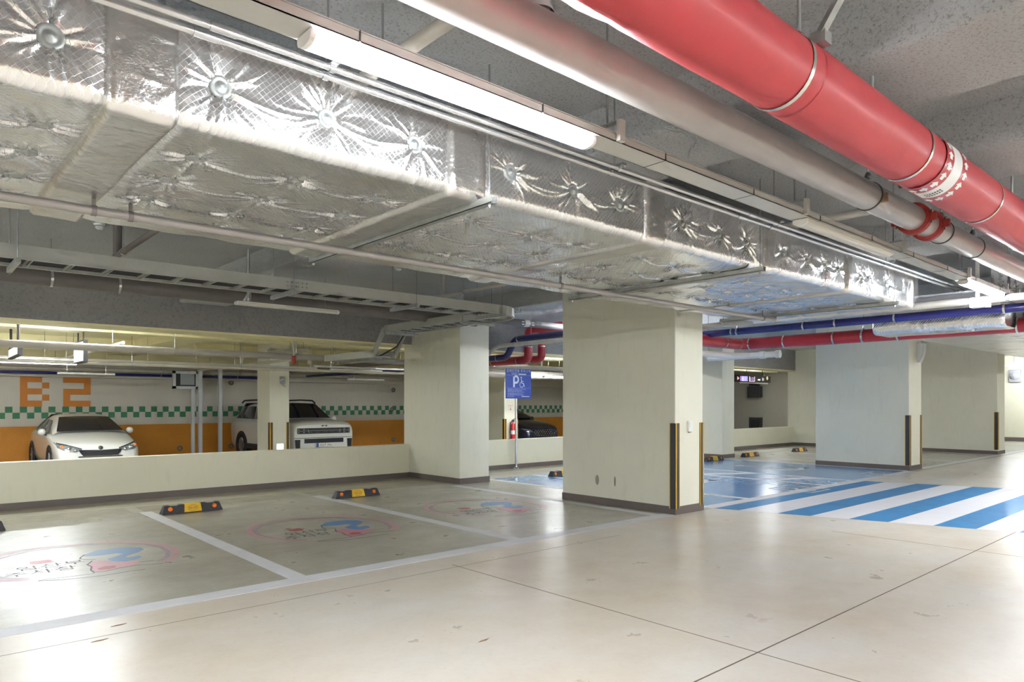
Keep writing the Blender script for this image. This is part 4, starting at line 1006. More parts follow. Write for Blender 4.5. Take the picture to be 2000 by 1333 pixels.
# ------------------------------------------------------------------ wheel stops
def wheel_stop(x, y, label, rot=0):
    t = thing('wheel_stop', (x, y, 0), label, 'wheel stop', 'wheel stops')
    L, D, H = .8, .15, .115
    prof = [(-L/2, 0), (-L/2 + .04, H), (-.3, H), (-.28, H - .012), (-.2, H - .012), (-.18, H), (-.13, H), (.13, H), (.18, H), (.2, H - .012), (.28, H - .012), (.3, H), (L/2 - .04, H), (L/2, 0)]
    def slab(x0, x1, pr, grow=0.0):
        vs = []; n = len(pr)
        for (px_, pz_) in pr:
            k = pz_/H; yo = D/2 - .035*k + grow; vs += [(x + px_, y - yo, pz_), (x + px_, y + yo, pz_)]
        fs = [(2*i, 2*i + 1, 2*i + 3, 2*i + 2) for i in range(n - 1)] + [(2*n - 2, 2*n - 1, 1, 0)]
        fs += [tuple(range(0, 2*n, 2)), tuple(range(1, 2*n, 2))[::-1]]
        return MB().add(vs, fs)
    slab(0, 0, prof).build('rubber_block', 'rubber', t, bevel=.006)
    slab(0, 0, [(-.115, .012), (-.105, H + .004), (.105, H + .004), (.115, .012)], .004).build('yellow_plate', 'stop_yellow', t)
    def face(px_, pz_, off): k = pz_/H; return Vector((x + px_, y - (D/2 - .035*k) - off, pz_))
    n_ = Vector((0, -1, .3)).normalized(); uy = Vector((0, .3, 1)).normalized(); ux = Vector((1, 0, 0))
    mb = MB(); text_on(mb, 'STOP', .042, face(0, .06, .006), ux, uy, .001); 
    c = face(0, .062, .0065); k = 18
    for i in range(k):
        a, b = 2*math.pi*i/k, 2*math.pi*(i + 1)/k
        mb.add([c + ux*.062*math.cos(a) + uy*.036*math.sin(a), c + ux*.062*math.cos(b) + uy*.036*math.sin(b), c + ux*.066*math.cos(b) + uy*.04*math.sin(b), c + ux*.066*math.cos(a) + uy*.04*math.sin(a)], [(0, 1, 2, 3)])
    mb.build('stop_lettering', 'ink', t)
    for sx in (-.29, .29):
        MB().lathe(face(sx, .066, -.002), n_, [(.032, 0), (.03, .006), (.02, .011), (0, .013)], 14).build('orange_reflector', 'reflector', t)
    return t
for a, b, lb in (((313, 1006), (438, 996), 'wheel stop at the back of the middle painted stall'), ((651, 975), (747, 968), 'wheel stop at the back of the stall next to the wall column')):
    p, q = onZ(*a), onZ(*b); wheel_stop((p.x + q.x)/2, (p.y + q.y)/2 + .06, lb)
wheel_stop(.6, 10.17, 'wheel stop cut by the left edge of the picture')
wheel_stop(10.42, 10.07, 'wheel stop half hidden behind the near column')
wheel_stop(16.1, 10.1, 'wheel stop on the blue bay in front of the narrow column')
wheel_stop(18.12, 10.2, 'wheel stop just right of the narrow pale column')
wheel_stop(21.2, 10.25, 'farthest wheel stop against the shaded wall')
# ------------------------------------------------------------------ parking sign
b = onZ(1008, 914); b = Vector((b.x*11.86/b.y, 11.86, 0)); SY = b.y
t = thing('parking_sign', b, 'blue disabled-parking sign on a stainless post before the low wall', 'sign')
MB().cyl((b.x, SY, .01), (b.x, SY, 2.3), .028, 18).build('post', 'stainless', t)
MB().lathe((b.x, SY, 0), (0, 0, 1), [(.1, 0), (.1, .012), (.06, .016), (.045, .03), (.032, .07)], 20).build('base_flange', 'stainless', t)
for a in (.4, 1.97, 3.54, 5.1): MB().cyl((b.x + .075*math.cos(a), SY + .075*math.sin(a), .01), (b.x + .075*math.cos(a), SY + .075*math.sin(a), .03), .009, 6).build('anchor_bolt', 'zinc', t)
yp_ = SY - .036
l, r = onY(987.5, 750, yp_).x, onY(1037.5, 750, yp_).x; zt, zb2 = onY(1012, 721, yp_).z, onY(1012, 779, yp_).z
pn = MB().box(l, r, yp_, yp_ + .006, zb2, zt).build('sign_panel', 'sign_blue', t)
MB().box(b.x - .05, b.x + .05, yp_ + .006, SY - .02, zt - .12, zt - .09).build('clamp', 'stainless', t)
MB().box(b.x - .05, b.x + .05, yp_ + .006, SY - .02, zb2 + .09, zb2 + .12).build('clamp', 'stainless', t)
mb = MB(); cxs = (l + r)/2; wd = r - l; hh = zt - zb2; ex, ez = (1, 0, 0), (0, 0, 1)
f = lambda u_, v_: (l + wd*u_, yp_, zt - hh*v_)
text_on(mb, '장애인전용 주차구역', .088, f(.5, .065), ex, ez)
text_on(mb, '이용대상자', .04, f(.34, .175), ex, ez)
def rect(mb, u0, u1, v0, v1): mb.box(l + wd*u0, l + wd*u1, yp_ - .0015, yp_, zt - hh*v1, zt - hh*v0)
rect(mb, .5, .8, .16, .195); rect(mb, .03, .97, .215, .219); rect(mb, .03, .97, .645, .649)
rect(mb, .29, .35, .26, .62)
P0 = f(.40, .36)
for k in range(14):
    a0, a1 = -math.pi/2 + math.pi*k/14, -math.pi/2 + math.pi*(k + 1)/14; ro, ri = .098, .05
    q = lambda r_, a: (P0[0] + r_*math.cos(a)*.95, yp_ - .001, P0[2] + r_*math.sin(a)*1.0)
    mb.add([q(ri, a0), q(ro, a0), q(ro, a1), q(ri, a1)], [(0, 1, 2, 3)])
mb.box(l + wd*.35, P0[0] + .003, yp_ - .0015, yp_, P0[2] + .05, P0[2] + .098); mb.box(l + wd*.35, P0[0] + .003, yp_ - .0015, yp_, P0[2] - .098, P0[2] - .05)
C = f(.62, .53)
for k in range(20):
    a0, a1 = math.radians(110 + k*14), math.radians(110 + (k + 1)*14)
    q = lambda r_, a: (C[0] + r_*math.cos(a), yp_ - .001, C[2] + r_*math.sin(a)); mb.add([q(.052, a0), q(.067, a0), q(.067, a1), q(.052, a1)], [(0, 1, 2, 3)])
def seg(mb, a, b_, w_): 
    a, b_ = Vector((a[0], 0, a[1])), Vector((b_[0], 0, b_[1])); d = (b_ - a).normalized(); n = Vector((-d.z, 0, d.x))*w_/2
    mb.add([(p.x, yp_ - .0012, p.z) for p in (a + n, a - n, b_ - n, b_ + n)], [(0, 1, 2, 3)])
seg(mb, (C[0] - .012, C[2] + .14), (C[0], C[2] + .035), .02); seg(mb, (C[0], C[2] + .035), (C[0] + .06, C[2] + .03), .02); seg(mb, (C[0] + .06, C[2] + .03), (C[0] + .09, C[2] - .05), .018); seg(mb, (C[0], C[2] + .08), (C[0] + .055, C[2] + .075), .014)
mb.add([(C[0] - .015 + .02*math.cos(a), yp_ - .0012, C[2] + .165 + .02*math.sin(a)) for a in np.linspace(0, 2*math.pi, 12, endpoint=False)], [tuple(range(12))])
mb.build('sign_lettering', 'sign_text', pn)
mb = MB()
for v_, s_ in zip((.69, .735, .78, .835, .88, .93), SMALL_PRINT):
    text_on(mb, s_, .026, f(.07, v_), ex, ez, .0015, 'LEFT')
rect(mb, .62, .92, .915, .945); mb.build('small_print', 'sign_text', pn)
# ------------------------------------------------------------------ fire extinguisher and its notice on the white rear column
ye = CE[2]; c = onY(1002, 838, ye - .12); zf = onY(1002, 853, ye - .12).z; ztp = onY(1002, 824, ye - .12).z
t = thing('fire_extinguisher', (c.x, ye - .12, zf - .1), 'red fire extinguisher hung on the white rear column', 'extinguisher')
hgt = ztp - zf + .12
MB().lathe((c.x, ye - .12, zf - .12), (0, 0, 1), [(0, 0), (.085, .0), (.09, .03), (.09, hgt*.72), (.07, hgt*.85), (.03, hgt*.92), (.03, hgt)], 20).build('cylinder', 'extinguisher_red', t)
MB().box(c.x - .05, c.x + .05, ye - .14, ye - .1, ztp, ztp + .05).build('valve_head', 'black_plastic', t)
MB().bar((c.x - .02, ye - .12, ztp + .06), (c.x + .1, ye - .12, ztp + .1), .02, .02).build('handle', 'steel_dark', t)
MB().tube([(c.x - .04, ye - .13, ztp + .02), (c.x - .13, ye - .14, ztp - .03), (c.x - .14, ye - .14, zf + .1), (c.x - .1, ye - .14, zf - .02)], .014, 8).build('hose', 'black_plastic', t)
MB().cyl((c.x, ye - .12, zf + .07), (c.x, ye - .12, zf + .2), .0915, 20, caps=False).build('body_label', 'label_white', t)
MB().box(c.x - .04, c.x + .04, ye - .04, ye, zf + .1, zf + .2).build('wall_bracket', 'steel_dark', t)
c = onY(997, 796, ye)
t = thing('wall_notice', (c.x, ye, c.z), 'small red notice above the fire extinguisher', 'notice')
MB().box(c.x - .09, c.x + .09, ye - .006, ye, c.z - .1, c.z + .1).build('plate', 'label_white', t)
mb = MB(); text_on(mb, '소화기', .075, (c.x, ye - .006, c.z + .05), (1, 0, 0), (0, 0, 1)); mb.box(c.x - .012, c.x + .012, ye - .008, ye - .006, c.z - .06, c.z + .0); mb.box(c.x - .04, c.x + .04, ye - .008, ye - .006, c.z - .09, c.z - .07)
mb.build('notice_lettering', 'notice_red', t)
# ------------------------------------------------------------------ small fittings
def fitbox(nm, label, cat, c, half_, mat, parts=()):
    t = thing(nm, c, label, cat); MB().box(c[0] - half_[0], c[0] + half_[0], c[1] - half_[1], c[1] + half_[1], c[2] - half_[2], c[2] + half_[2]).build('case', mat, t, bevel=.006); return t
c = onY(1345, 833, C1[2])
t = fitbox('wall_switch', 'white plastic switch box on the near column between the guards', 'switch', (c.x, C1[2] - .018, c.z), (.045, .018, .075), 'white_box')
MB().box(c.x - .028, c.x + .028, C1[2] - .041, C1[2] - .036, c.z - .02, c.z + .05).build('rocker', 'white_box', t); MB().box(c.x - .02, c.x + .02, C1[2] - .03, C1[2], c.z - .09, c.z - .076).build('cable_entry', 'smudge', t)
# horn speaker on the speaker column
c = onY(1793, 689, C3[2])
t = thing('wall_speaker', (c.x, C3[2], c.z), 'white curved loudspeaker on the wide pale column', 'speaker')
hh_ = (onY(1793, 675, C3[2]).z - onY(1793, 713, C3[2]).z)/2
zc = c.z - .02
MB().prism([(C3[2], zc + hh_), (C3[2] - .13, zc + hh_), (C3[2] - .125, zc + hh_*.3), (C3[2] - .095, zc - hh_*.4), (C3[2] - .04, zc - hh_), (C3[2], zc - hh_)], 'x', c.x - .1, c.x + .1).build('cabinet', 'white_box', t, bevel=.01)
MB().prism([(C3[2] - .131, zc + hh_*.95), (C3[2] - .138, zc + hh_*.95), (C3[2] - .133, zc + hh_*.25), (C3[2] - .103, zc - hh_*.42), (C3[2] - .048, zc - hh_), (C3[2] - .04, zc - hh_), (C3[2] - .096, zc - hh_*.4), (C3[2] - .126, zc + hh_*.3)], 'x', c.x - .09, c.x + .09).build('front_grille', 'frame_white', t)
# camera boxes
def cam_box(label, x, y, z, n, s=1.0):
    t = thing('security_camera', (x, y, z), label, 'camera')
    MB().box(x - .07*s, x + .07*s, y - .05*s, y, z - .1*s, z + .1*s).build('back_box', 'camera_grey', t, bevel=.008)
    MB().lathe((x - .01*s, y - .05*s, z + .02*s), (0, -1, 0), [(.06*s, 0), (.06*s, .03*s), (.045*s, .06*s), (0, .07*s)], 16).build('dome', 'camera_grey', t)
    MB().lathe((x - .02*s, y - .118*s, z + .04*s), (0, -1, 0), [(.012*s, 0), (.01*s, .006*s), (0, .008*s)], 8).build('lens', 'label_white', t)
    MB().tube([(x, y - .02*s, z - .1*s), (x + .02*s, y - .02*s, z - .15*s), (x + .1*s, y - .01*s, z - .17*s)], .008*s, 6).build('cable', 'camera_grey', t)
c = onY(551, 743, CR[2]); cam_box('grey camera box on the rear column by the SUV', c.x, CR[2], c.z, 0, 1.0)
c = onX(1983, 735, 33.4)
t = thing('security_camera', (33.4, c.y, c.z), 'grey camera box on the far right wall', 'camera')
MB().box(33.28, 33.4, c.y - .2, c.y + .2, c.z - .25, c.z + .25).build('back_box', 'camera_grey', t, bevel=.02); MB().lathe((33.28, c.y, c.z), (-1, 0, 0), [(.16, 0), (.15, .08), (0, .14)], 16).build('dome', 'camera_grey', t)
# lamp at the far right wall
a = onX(1968, 714, 31.5)
t = thing('tube_lamp', (31.5, a.y - .6, a.z), 'lit tube lamp before the far right wall', 'lamp', G)
MB().box(31.45, 31.55, a.y - 1.5, a.y, a.z - .06, a.z + .03).build('diffuser', 'lamp_on', t, bevel=.02); MB().box(31.46, 31.54, a.y - 1.5, a.y, a.z + .032, a.z + .07).build('spine', 'white_box', t)
for y in (a.y - .2, a.y - 1.3): MB().cyl((31.5, y, a.z + .06), (31.5, y, ZS + .02), .006, 6).build('drop_wire', 'zinc', t)
# white junction box hung on a stem under the lamp line
c = onX(1911, 592, 9.15)
t = thing('junction_box', c, 'white junction box hung on a stem below the far lamp', 'junction box')
MB().box(c.x - .06, c.x + .06, c.y - .075, c.y + .075, c.z - .055, c.z + .055).build('case', 'white_box', t, bevel=.008)
MB().box(c.x - .04, c.x + .04, c.y - .115, c.y - .075, c.z - .06, c.z + .02).build('sensor_head', 'white_box', t, bevel=.006)
MB().cyl((c.x, c.y + .01, c.z + .05), (c.x, c.y + .01, ZS + .02), .02, 14).build('stem', 'white_box', t)
# bright square fitting low on the rear column's guard: small night light on the low wall
c = onY(547, 874, YP + .02)
# notice board on a white frame and posts by the rear wall
yb0 = 22.3
l, r = onY(337, 745, yb0).x, onY(387, 745, yb0).x; z1, z0_ = onY(360, 733, yb0).z + .12, onY(360, 760, yb0).z
t = thing('notice_board', ((l + r)/2, yb0, ZR), 'framed grey notice board on white posts by the rear wall', 'board')
fw_ = .08
for bx_ in ((l, r, z0_, z0_ + fw_), (l, r, z1 - fw_, z1), (l, l + fw_, z0_, z1), (r - fw_, r, z0_, z1)): MB().box(bx_[0], bx_[1], yb0 - .05, yb0 + .05, bx_[2], bx_[3]).build('frame_bar', 'frame_white', t)
MB().box(l + fw_, r - fw_, yb0 - .005, yb0 + .03, z0_ + fw_, z1 - fw_).build('dark_panel', 'board_dark', t)
MB().box(l + (r - l)*.3, r - fw_ - .03, yb0 - .012, yb0 - .005, z0_ + fw_ + .04, z1 - fw_).build('grey_sheet', 'board_grey', t)
x = onY(376.5, 800, yb0).x; MB().box(x - .045, x + .045, yb0 - .04, yb0 + .04, ZR, z0_).build('post', 'frame_white', t)
for px, nm in ((391, 'left'), (430, 'right')):
    x = onY(px, 800, yb0 - .1).x
    t = thing('white_post', (x, yb0 - .1, ZR), 'tall thin white post by the rear wall, ' + nm + ' of the pair beside the notice board', 'post')
    MB().box(x - .05, x + .05, yb0 - .15, yb0 - .05, ZR + .012, 2.62).build('shaft', 'frame_white', t); MB().box(x - .09, x + .09, yb0 - .19, yb0 - .01, ZR, ZR + .012).build('foot_plate', 'frame_white', t)
# hung screens and signs in the rear bay
a, b2 = onY(163, 690, 15.2), onY(190, 690, 15.2)
t = thing('hung_screen', (a.x, 15.2, 2.3), 'slim hanging screen box seen at a slant in the rear bay', 'screen')
q0, q1 = onY(163, 702, 15.0), onY(192, 690, 15.9); zt_, zl_ = onY(190, 672, 15.9).z, onY(163, 708, 15.0).z
MB().box(q0.x, q0.x + .07, 15.0, 15.9, zl_, zt_).build('case', 'black_plastic', t)
MB().box(q0.x - .008, q0.x, 15.03, 15.87, zl_ + .03, zt_ - .03).build('lit_face', 'screen_dim', t)
for y in (15.2, 15.7): MB().cyl((q0.x + .035, y, zt_ - .01), (q0.x + .035, y, RC), .012, 8).build('drop_rod', 'black_plastic', t)
a = onY(83, 667, 15.6)
t = thing('hung_arrow_sign', (a.x, 16, 2.5), 'round-ended hanging sign near the top left of the rear bay', 'sign')
q0 = onY(40, 683, 14.6); q1 = onY(83, 664, 16.2)
MB().bar((q0.x, 14.6, q0.z), (q0.x + .02, 16.2, q0.z), .06, .2).build('case', 'black_plastic', t); MB().bar((q0.x - .034, 14.7, q0.z), (q0.x - .014, 16.1, q0.z), .006, .14).build('lit_face', 'screen_dim', t)
for y in (14.9, 15.9): MB().bar((q0.x, y, q0.z + .09), (q0.x, y, RC), .03, .03).build('drop_bar', 'steel_dark', t)
# guidance display in the far opening
yl = 13.2
a, b3 = onY(1437, 741, yl), onY(1505, 741, yl); zt_, zl_ = onY(1470, 734, yl).z, onY(1470, 747, yl).z
t = thing('guidance_display', ((a.x + b3.x)/2, yl, zl_), 'hanging dark display with glowing characters in the far opening', 'display')
MB().box(a.x - .6, b3.x, yl, yl + .12, zl_, zt_).build('case', 'black_plastic', t)
dl = (b3.x - a.x); fz = (zt_ - zl_)
mb = MB(); mb.add([(a.x + dl*.04, yl - .003, zl_ + fz*.2), (a.x + dl*.04, yl - .003, zl_ + fz*.8), (a.x + dl*.1, yl - .003, zl_ + fz*.5)], [(0, 1, 2)]); mb.build('red_arrow', 'led_red', t)
MB().box(a.x + dl*.12, a.x + dl*.33, yl - .003, yl, zl_ + fz*.12, zl_ + fz*.85).build('blue_field', 'led_blue', t)
mb = MB(); text_on(mb, '출구', fz*.75, (a.x + dl*.225, yl - .005, zl_ + fz*.45), (1, 0, 0), (0, 0, 1)); mb.build('pink_characters', 'led_pink', t)
mb = MB(); text_on(mb, '112', fz*.7, (a.x + dl*.45, yl - .003, zl_ + fz*.48), (1, 0, 0), (0, 0, 1)); mb.box(a.x + dl*.38, a.x + dl*.52, yl - .003, yl, zl_ + fz*.1, zl_ + fz*.16); mb.box(a.x + dl*.375, a.x + dl*.39, yl - .003, yl, zl_ + fz*.1, zl_ + fz*.85); mb.box(a.x + dl*.515, a.x + dl*.53, yl - .003, yl, zl_ + fz*.1, zl_ + fz*.85); mb.build('count_digits', 'led_pink', t)
mb = MB(); mb.box(a.x + dl*.62, a.x + dl*.69, yl - .003, yl, zl_ + fz*.3, zl_ + fz*.5); text_on(mb, 'B1', fz*.6, (a.x + dl*.77, yl - .003, zl_ + fz*.5), (1, 0, 0), (0, 0, 1)); mb.build('white_characters', 'led_white', t)
MB().lathe((a.x + dl*.9, yl, zl_ + fz*.7), (0, -1, 0), [(fz*.3, 0), (fz*.2, .01), (0, .015)], 12).build('amber_dot', 'led_amber', t)
for x in (a.x + dl*.35, a.x + dl*.8): MB().cyl((x, yl + .06, zt_ - .02), (x, yl + .06, RC), .012, 8).build('drop_rod', 'steel_dark', t)
a = onY(1475, 748.5, 14.0); lamp(a.x - 1.1, a.x + .9, 14.0, a.z - .03, False, 'unlit tube lamp just below the guidance display', G, hang=RC)
c = onX(1475, 766, 28.9); t = thing('hung_box', (28.9, c.y, c.z), 'small dark box on the gloomy end wall above', 'box'); MB().box(28.75, 28.99, c.y - .3, c.y + .3, c.z - .25, c.z + .25).build('case', 'board_dark', t, bevel=.01); MB().box(28.8, 28.9, c.y - .25, c.y + .25, c.z + .26, c.z + .5).build('hanger_frame', 'board_dark', t)
c = onX(1475, 829, 28.9); t = thing('low_vent', (28.9, c.y, c.z), 'small dark vent low on the gloomy end wall', 'vent'); MB().box(28.9, 29, c.y - .3, c.y + .3, c.z - .25, c.z + .3).build('frame', 'board_dark', t); MB().box(28.88, 28.9, c.y - .2, c.y + .2, c.z - .2, c.z + .2).build('louvre', 'black_plastic', t)
# night light on the low wall
c = onY(547, 874, CR[2] - .02)
t = thing('night_light', c, 'small square glowing lamp between the guards of the rear column', 'lamp')
MB().box(c.x - .1, c.x + .1, CR[2] - .03, CR[2], c.z - .08, c.z + .1).build('case', 'white_box', t); MB().box(c.x - .085, c.x + .085, CR[2] - .036, CR[2] - .03, c.z - .065, c.z + .085).build('glowing_face', 'night_light', t)
# debris specks on the floor
for px, py in ((232, 1222), (945, 1252), (195, 1252)):
    p = onZ(px, py); t = MB().flat([(p.x - .05, p.y - .006), (p.x + .01, p.y - .01), (p.x + .05, p.y + .008), (p.x - .015, p.y + .007)], 0, .003).build('floor_scrap', 'rust')
    tag(t, {232: 'dark scrap on the front white line', 945: 'thin twig on the pale aisle floor', 195: 'thin dark scrap on the aisle at the left'}[px], 'scrap')
# ------------------------------------------------------------------ cars: nose towards -Y at y = 0, centred on x = 0
def body_loft(t, stations, mat, off):
    """stations: (y, half width, top z, shoulder z, bottom z, crown)"""
    ox, oy, oz = off; rows = []
    for (y, w, zt, zs, zb, cr) in stations:
        h = [(0, zt + cr), (.45*w, zt + cr*.85), (.80*w, zt + cr*.3), (.93*w, zt - .02), (.985*w, zs), (w, zs - .12), (.99*w, (zs + zb)/2 - .05), (.965*w, zb + .12), (.9*w, zb)]
        rows.append([(-x, y, z) for x, z in h[::-1]] + [(x, y, z) for x, z in h[1:]])
    n = len(rows[0]); vs = [(ox + p[0], oy + p[1], oz + p[2]) for r in rows for p in r]
    fs = [(i*n + k, i*n + k + 1, (i + 1)*n + k + 1, (i + 1)*n + k) for i in range(len(rows) - 1) for k in range(n - 1)]
    mb = MB().add(vs, fs, True)
    mb.add(vs[:n], [tuple(range(n))], True); mb.add(vs[-n:], [tuple(range(n))[::-1]], True)
    return mb.build('body', mat, t, sub=2)
def patch(mb, c00, c10, c11, c01, off, bulge=(0, 0, 0), n=8, m=6, base=(0, 0, 0)):
    """curved four-sided sheet; bulge pushes the middle out"""
    c = [Vector(v) for v in (c00, c10, c11, c01)]; B = Vector(bulge); o = Vector(base); vs = []
    for j in range(m + 1):
        for i in range(n + 1):
            u, v = i/n, j/m; p = c[0]*(1-u)*(1-v) + c[1]*u*(1-v) + c[2]*u*v + c[3]*(1-u)*v
            p = p + B*(1 - (2*u - 1)**2)*(.6 + .4*(1 - (2*v - 1)**2)); vs.append(o + p + Vector(off))
    fs = [(j*(n+1) + i, j*(n+1) + i + 1, (j+1)*(n+1) + i + 1, (j+1)*(n+1) + i) for j in range(m) for i in range(n)]
    mb.add(vs, fs, True); return mb
def cabin(t, cw, o, paint, glass):
    """cw: cowl(y, hw, z), atop(y, hw, z), ctop(y, hw, z), tail(y, hw, z)"""
    (y1, w1, z1), (y2, w2, z2), (y3, w3, z3), (y4, w4, z4) = cw
    o = Vector(o); mb = MB(); cr = .05
    # painted shell: roof, pillars and sides as one skin
    sec = [(y1, w1, z1, .03), (y1*.5 + y2*.5, (w1 + w2)/2, (z1 + z2)/2 + .02, .045), (y2, w2, z2, cr), ((y2 + y3)/2, (w2 + w3)/2 + .01, max(z2, z3) + .015, cr), (y3, w3, z3, cr), (y4, w4, z4, .03)]
    rows = []
    for (y, w_, z, c) in sec:
        zb = z1 - .06 if z > z1 - .05 else z - .06
        wb_ = w1 + .005
        h = [(0, z + c), (.55*w_, z + c*.75), (.86*w_, z + .012), (w_, z - .035), (wb_*.5 + w_*.5 + .01, (z + zb)/2), (wb_, zb)]
        rows.append([(-x, y, q) for x, q in h[::-1]] + [(x, y, q) for x, q in h[1:]])
    n = len(rows[0]); vs = [o + Vector(p) for r in rows for p in r]
    mb.add(vs, [(i*n + k, i*n + k + 1, (i+1)*n + k + 1, (i+1)*n + k) for i in range(len(rows) - 1) for k in range(n - 1)], True)
    mb.build('roof_and_pillars', paint, t, sub=2)
    e = .03
    ws = patch(MB(), (-w1*.9, y1 - e, z1 + .015), (w1*.9, y1 - e, z1 + .015), (w2*.9, y2 - .06, z2 - .02), (-w2*.9, y2 - .06, z2 - .02), (0, -.012, .03), (0, -.06, .03), base=o)
    ws.build('windscreen', glass, t)
    rg = patch(MB(), (-w3*.88, y3 + .05, z3), (w3*.88, y3 + .05, z3), (w4*.88, y4 - .02, z4 + .06), (-w4*.88, y4 - .02, z4 + .06), (0, .03, .025), (0, .03, .02), base=o); rg.build('rear_window', glass, t)
    for s in (-1, 1):
        zb = z1 + .0; k = s*.022
        pts = [(y1 + .38, w1 + .012, zb), (y4 - .42, w1 + .005, zb + .02), (y3 + .02, w3 + .01, z3 - .07), (y2 + .14, w2 + .012, z2 - .075)]
        mid = lambda a, b, f: tuple(a[i]*(1 - f) + b[i]*f for i in range(3))
        for f0, f1 in ((0, .44), (.47, .80), (.825, 1.0)):
            q = [mid(pts[0], pts[1], f0), mid(pts[0], pts[1], f1), mid(pts[3], pts[2], f1), mid(pts[3], pts[2], f0)]
            g = patch(MB(), *[(s*p[1], p[0], p[2]) for p in q], (k, 0, 0), (s*.03, 0, 0), base=o); g.build('side_window', glass, t)
def wheels(t, o, ys_, hw, r, wd=.22, arch=None):
    for s in (-1, 1):
        for y in ys_:
            c = Vector((o[0] + s*(hw - wd/2 + .012), o[1] + y, o[2] + r)); d = Vector((s, 0, 0))
            wl = MB().lathe(c - d*wd/2, d, [(r*.6, 0), (r*.96, 0), (r, .03), (r, wd - .03), (r*.96, wd), (r*.66, wd - .004), (r*.64, wd - .03)], 28).build('tyre', 'tyre', t)
            rm = MB().lathe(c + d*(wd/2 - .03), d, [(0, .012), (r*.16, .014), (r*.2, .0), (r*.6, -.01), (r*.66, .02)], 24)
            for k in range(5):
                a = 2*math.pi*k/5; u_ = Vector((0, math.cos(a), math.sin(a))); rm.bar(c + d*(wd/2 - .022) + u_*r*.12, c + d*(wd/2 - .014) + u_*r*.62, .05, .02, d)
            rm.build('rim', 'rim', t)
            ring = MB().lathe(c + d*(wd/2 - .05), d, [(r*1.0, 0), (r*1.0, .052), (r*1.18, .056), (r*1.2, .02)], 28).build('wheel_arch', arch or 'black_plastic', t)
def mirror_pair(t, o, x, y, z, mat):
    for s in (-1, 1):
        c = Vector((o[0] + s*x, o[1] + y, o[2] + z))
        MB().lathe(c + Vector((0, -.08, 0)), (0, 1, 0), [(0, 0), (.05, .01), (.078, .05), (.082, .1), (.07, .12), (0, .12)], 14).build('door_mirror', mat, t)
        MB().bar(c + Vector((-s*.02, .05, -.05)), c + Vector((-s*.16, .05, -.1)), .05, .03).build('mirror_stalk', 'black_plastic', t)
def shape(mb, pts, yf, o, dep=.03):
    """a plate following the nose: the outline (monotone in x) is cut in strips so that it hugs the skin"""
    xs_ = sorted(set([p[0] for p in pts] + list(np.linspace(min(p[0] for p in pts), max(p[0] for p in pts), 11)))); n = len(pts); rows = []
    for x in xs_:
        zs = []
        for k in range(n):
            (xa, za), (xb, zb) = pts[k], pts[(k + 1) % n]
            if abs(xa - xb) < 1e-9:
                if abs(x - xa) < 1e-9: zs += [za, zb]
            elif min(xa, xb) - 1e-9 <= x <= max(xa, xb) + 1e-9: zs.append(za + (zb - za)*(x - xa)/(xb - xa))
        rows.append((x, min(zs), max(zs)))
    m = 3; vs = []
    for x, z0, z1 in rows:
        for q in range(m + 1):
            z = z0 + (z1 - z0)*q/m; vs.append((o[0] + x, o[1] + yf(x, z) - dep, o[2] + z))
    for x, z0, z1 in rows:
        for q in range(m + 1):
            z = z0 + (z1 - z0)*q/m; vs.append((o[0] + x, o[1] + yf(x, z) + .03, o[2] + z))
    W_ = m + 1; R_ = len(rows); fs = []
    for i in range(R_ - 1):
        for q in range(m): fs.append((i*W_ + q, (i + 1)*W_ + q, (i + 1)*W_ + q + 1, i*W_ + q + 1))
    b0 = R_*W_
    for i in range(R_ - 1):
        for e in (0, m): fs.append((i*W_ + e, (i + 1)*W_ + e, b0 + (i + 1)*W_ + e, b0 + i*W_ + e))
    for q in range(m):
        for i in (0, R_ - 1): fs.append((i*W_ + q, i*W_ + q + 1, b0 + i*W_ + q + 1, b0 + i*W_ + q))
    return mb.add(vs, fs)
from mathutils.bvhtree import BVHTree
def skin(body, o):
    """depth of the body's rounded skin at (x, z), seen from the front"""
    bpy.context.view_layer.update(); me = body.evaluated_get(bpy.context.evaluated_depsgraph_get()).to_mesh()
    tr = BVHTree.FromPolygons([v.co[:] for v in me.vertices], [p.vertices[:] for p in me.polygons])
    def y(x, z):
        h = tr.ray_cast(Vector((x, -3, z)), Vector((0, 1, 0))); return h[0].y if h[0] is not None else .25
    return y
# ---- white sedan
xs0 = onY(108, 880, 18.5).x + .02; xs1 = onY(276, 880, 18.5).x
o = ((xs0 + xs1)/2, 18.45, ZR)
sed = thing('white_sedan', o, 'white sedan parked nose-out below the wall letters', 'car')
sb = body_loft(sed, [(.0, .70, .60, .52, .24, .02), (.06, .80, .68, .58, .2, .03), (.22, .86, .74, .64, .2, .035), (.6, .885, .83, .72, .2, .045), (1.05, .89, .92, .8, .2, .05), (1.3, .89, .965, .86, .2, .04), (2.2, .89, .98, .88, .2, .02), (3.3, .89, .99, .9, .2, .02), (3.9, .875, 1.0, .88, .2, .03), (4.3, .84, .98, .84, .24, .03), (4.5, .76, .9, .78, .3, .02)], 'car_white', o)
cabin(sed, ((1.12, .79, .965), (1.98, .60, 1.33), (3.0, .60, 1.37), (4.05, .74, 1.01)), o, 'car_white', 'car_glass')
wheels(sed, o, (.9, 3.6), .885, .32)
mirror_pair(sed, o, .95, 1.52, .99, 'car_white')
nose = skin(sb, o)
MB_ = MB(); shape(MB_, [(-.42, .55), (-.36, .47), (.36, .47), (.42, .55), (.44, .61), (0, .59), (-.44, .61)], nose, o, .012); gr = MB_.build('grille', 'grille_black', sed)
for k in range(4):
    z = .49 + .028*k; shape(MB(), [(-.36, z), (.36, z), (.36, z + .008), (-.36, z + .008)], nose, o, .02).build('grille_bar', 'steel_dark', gr)
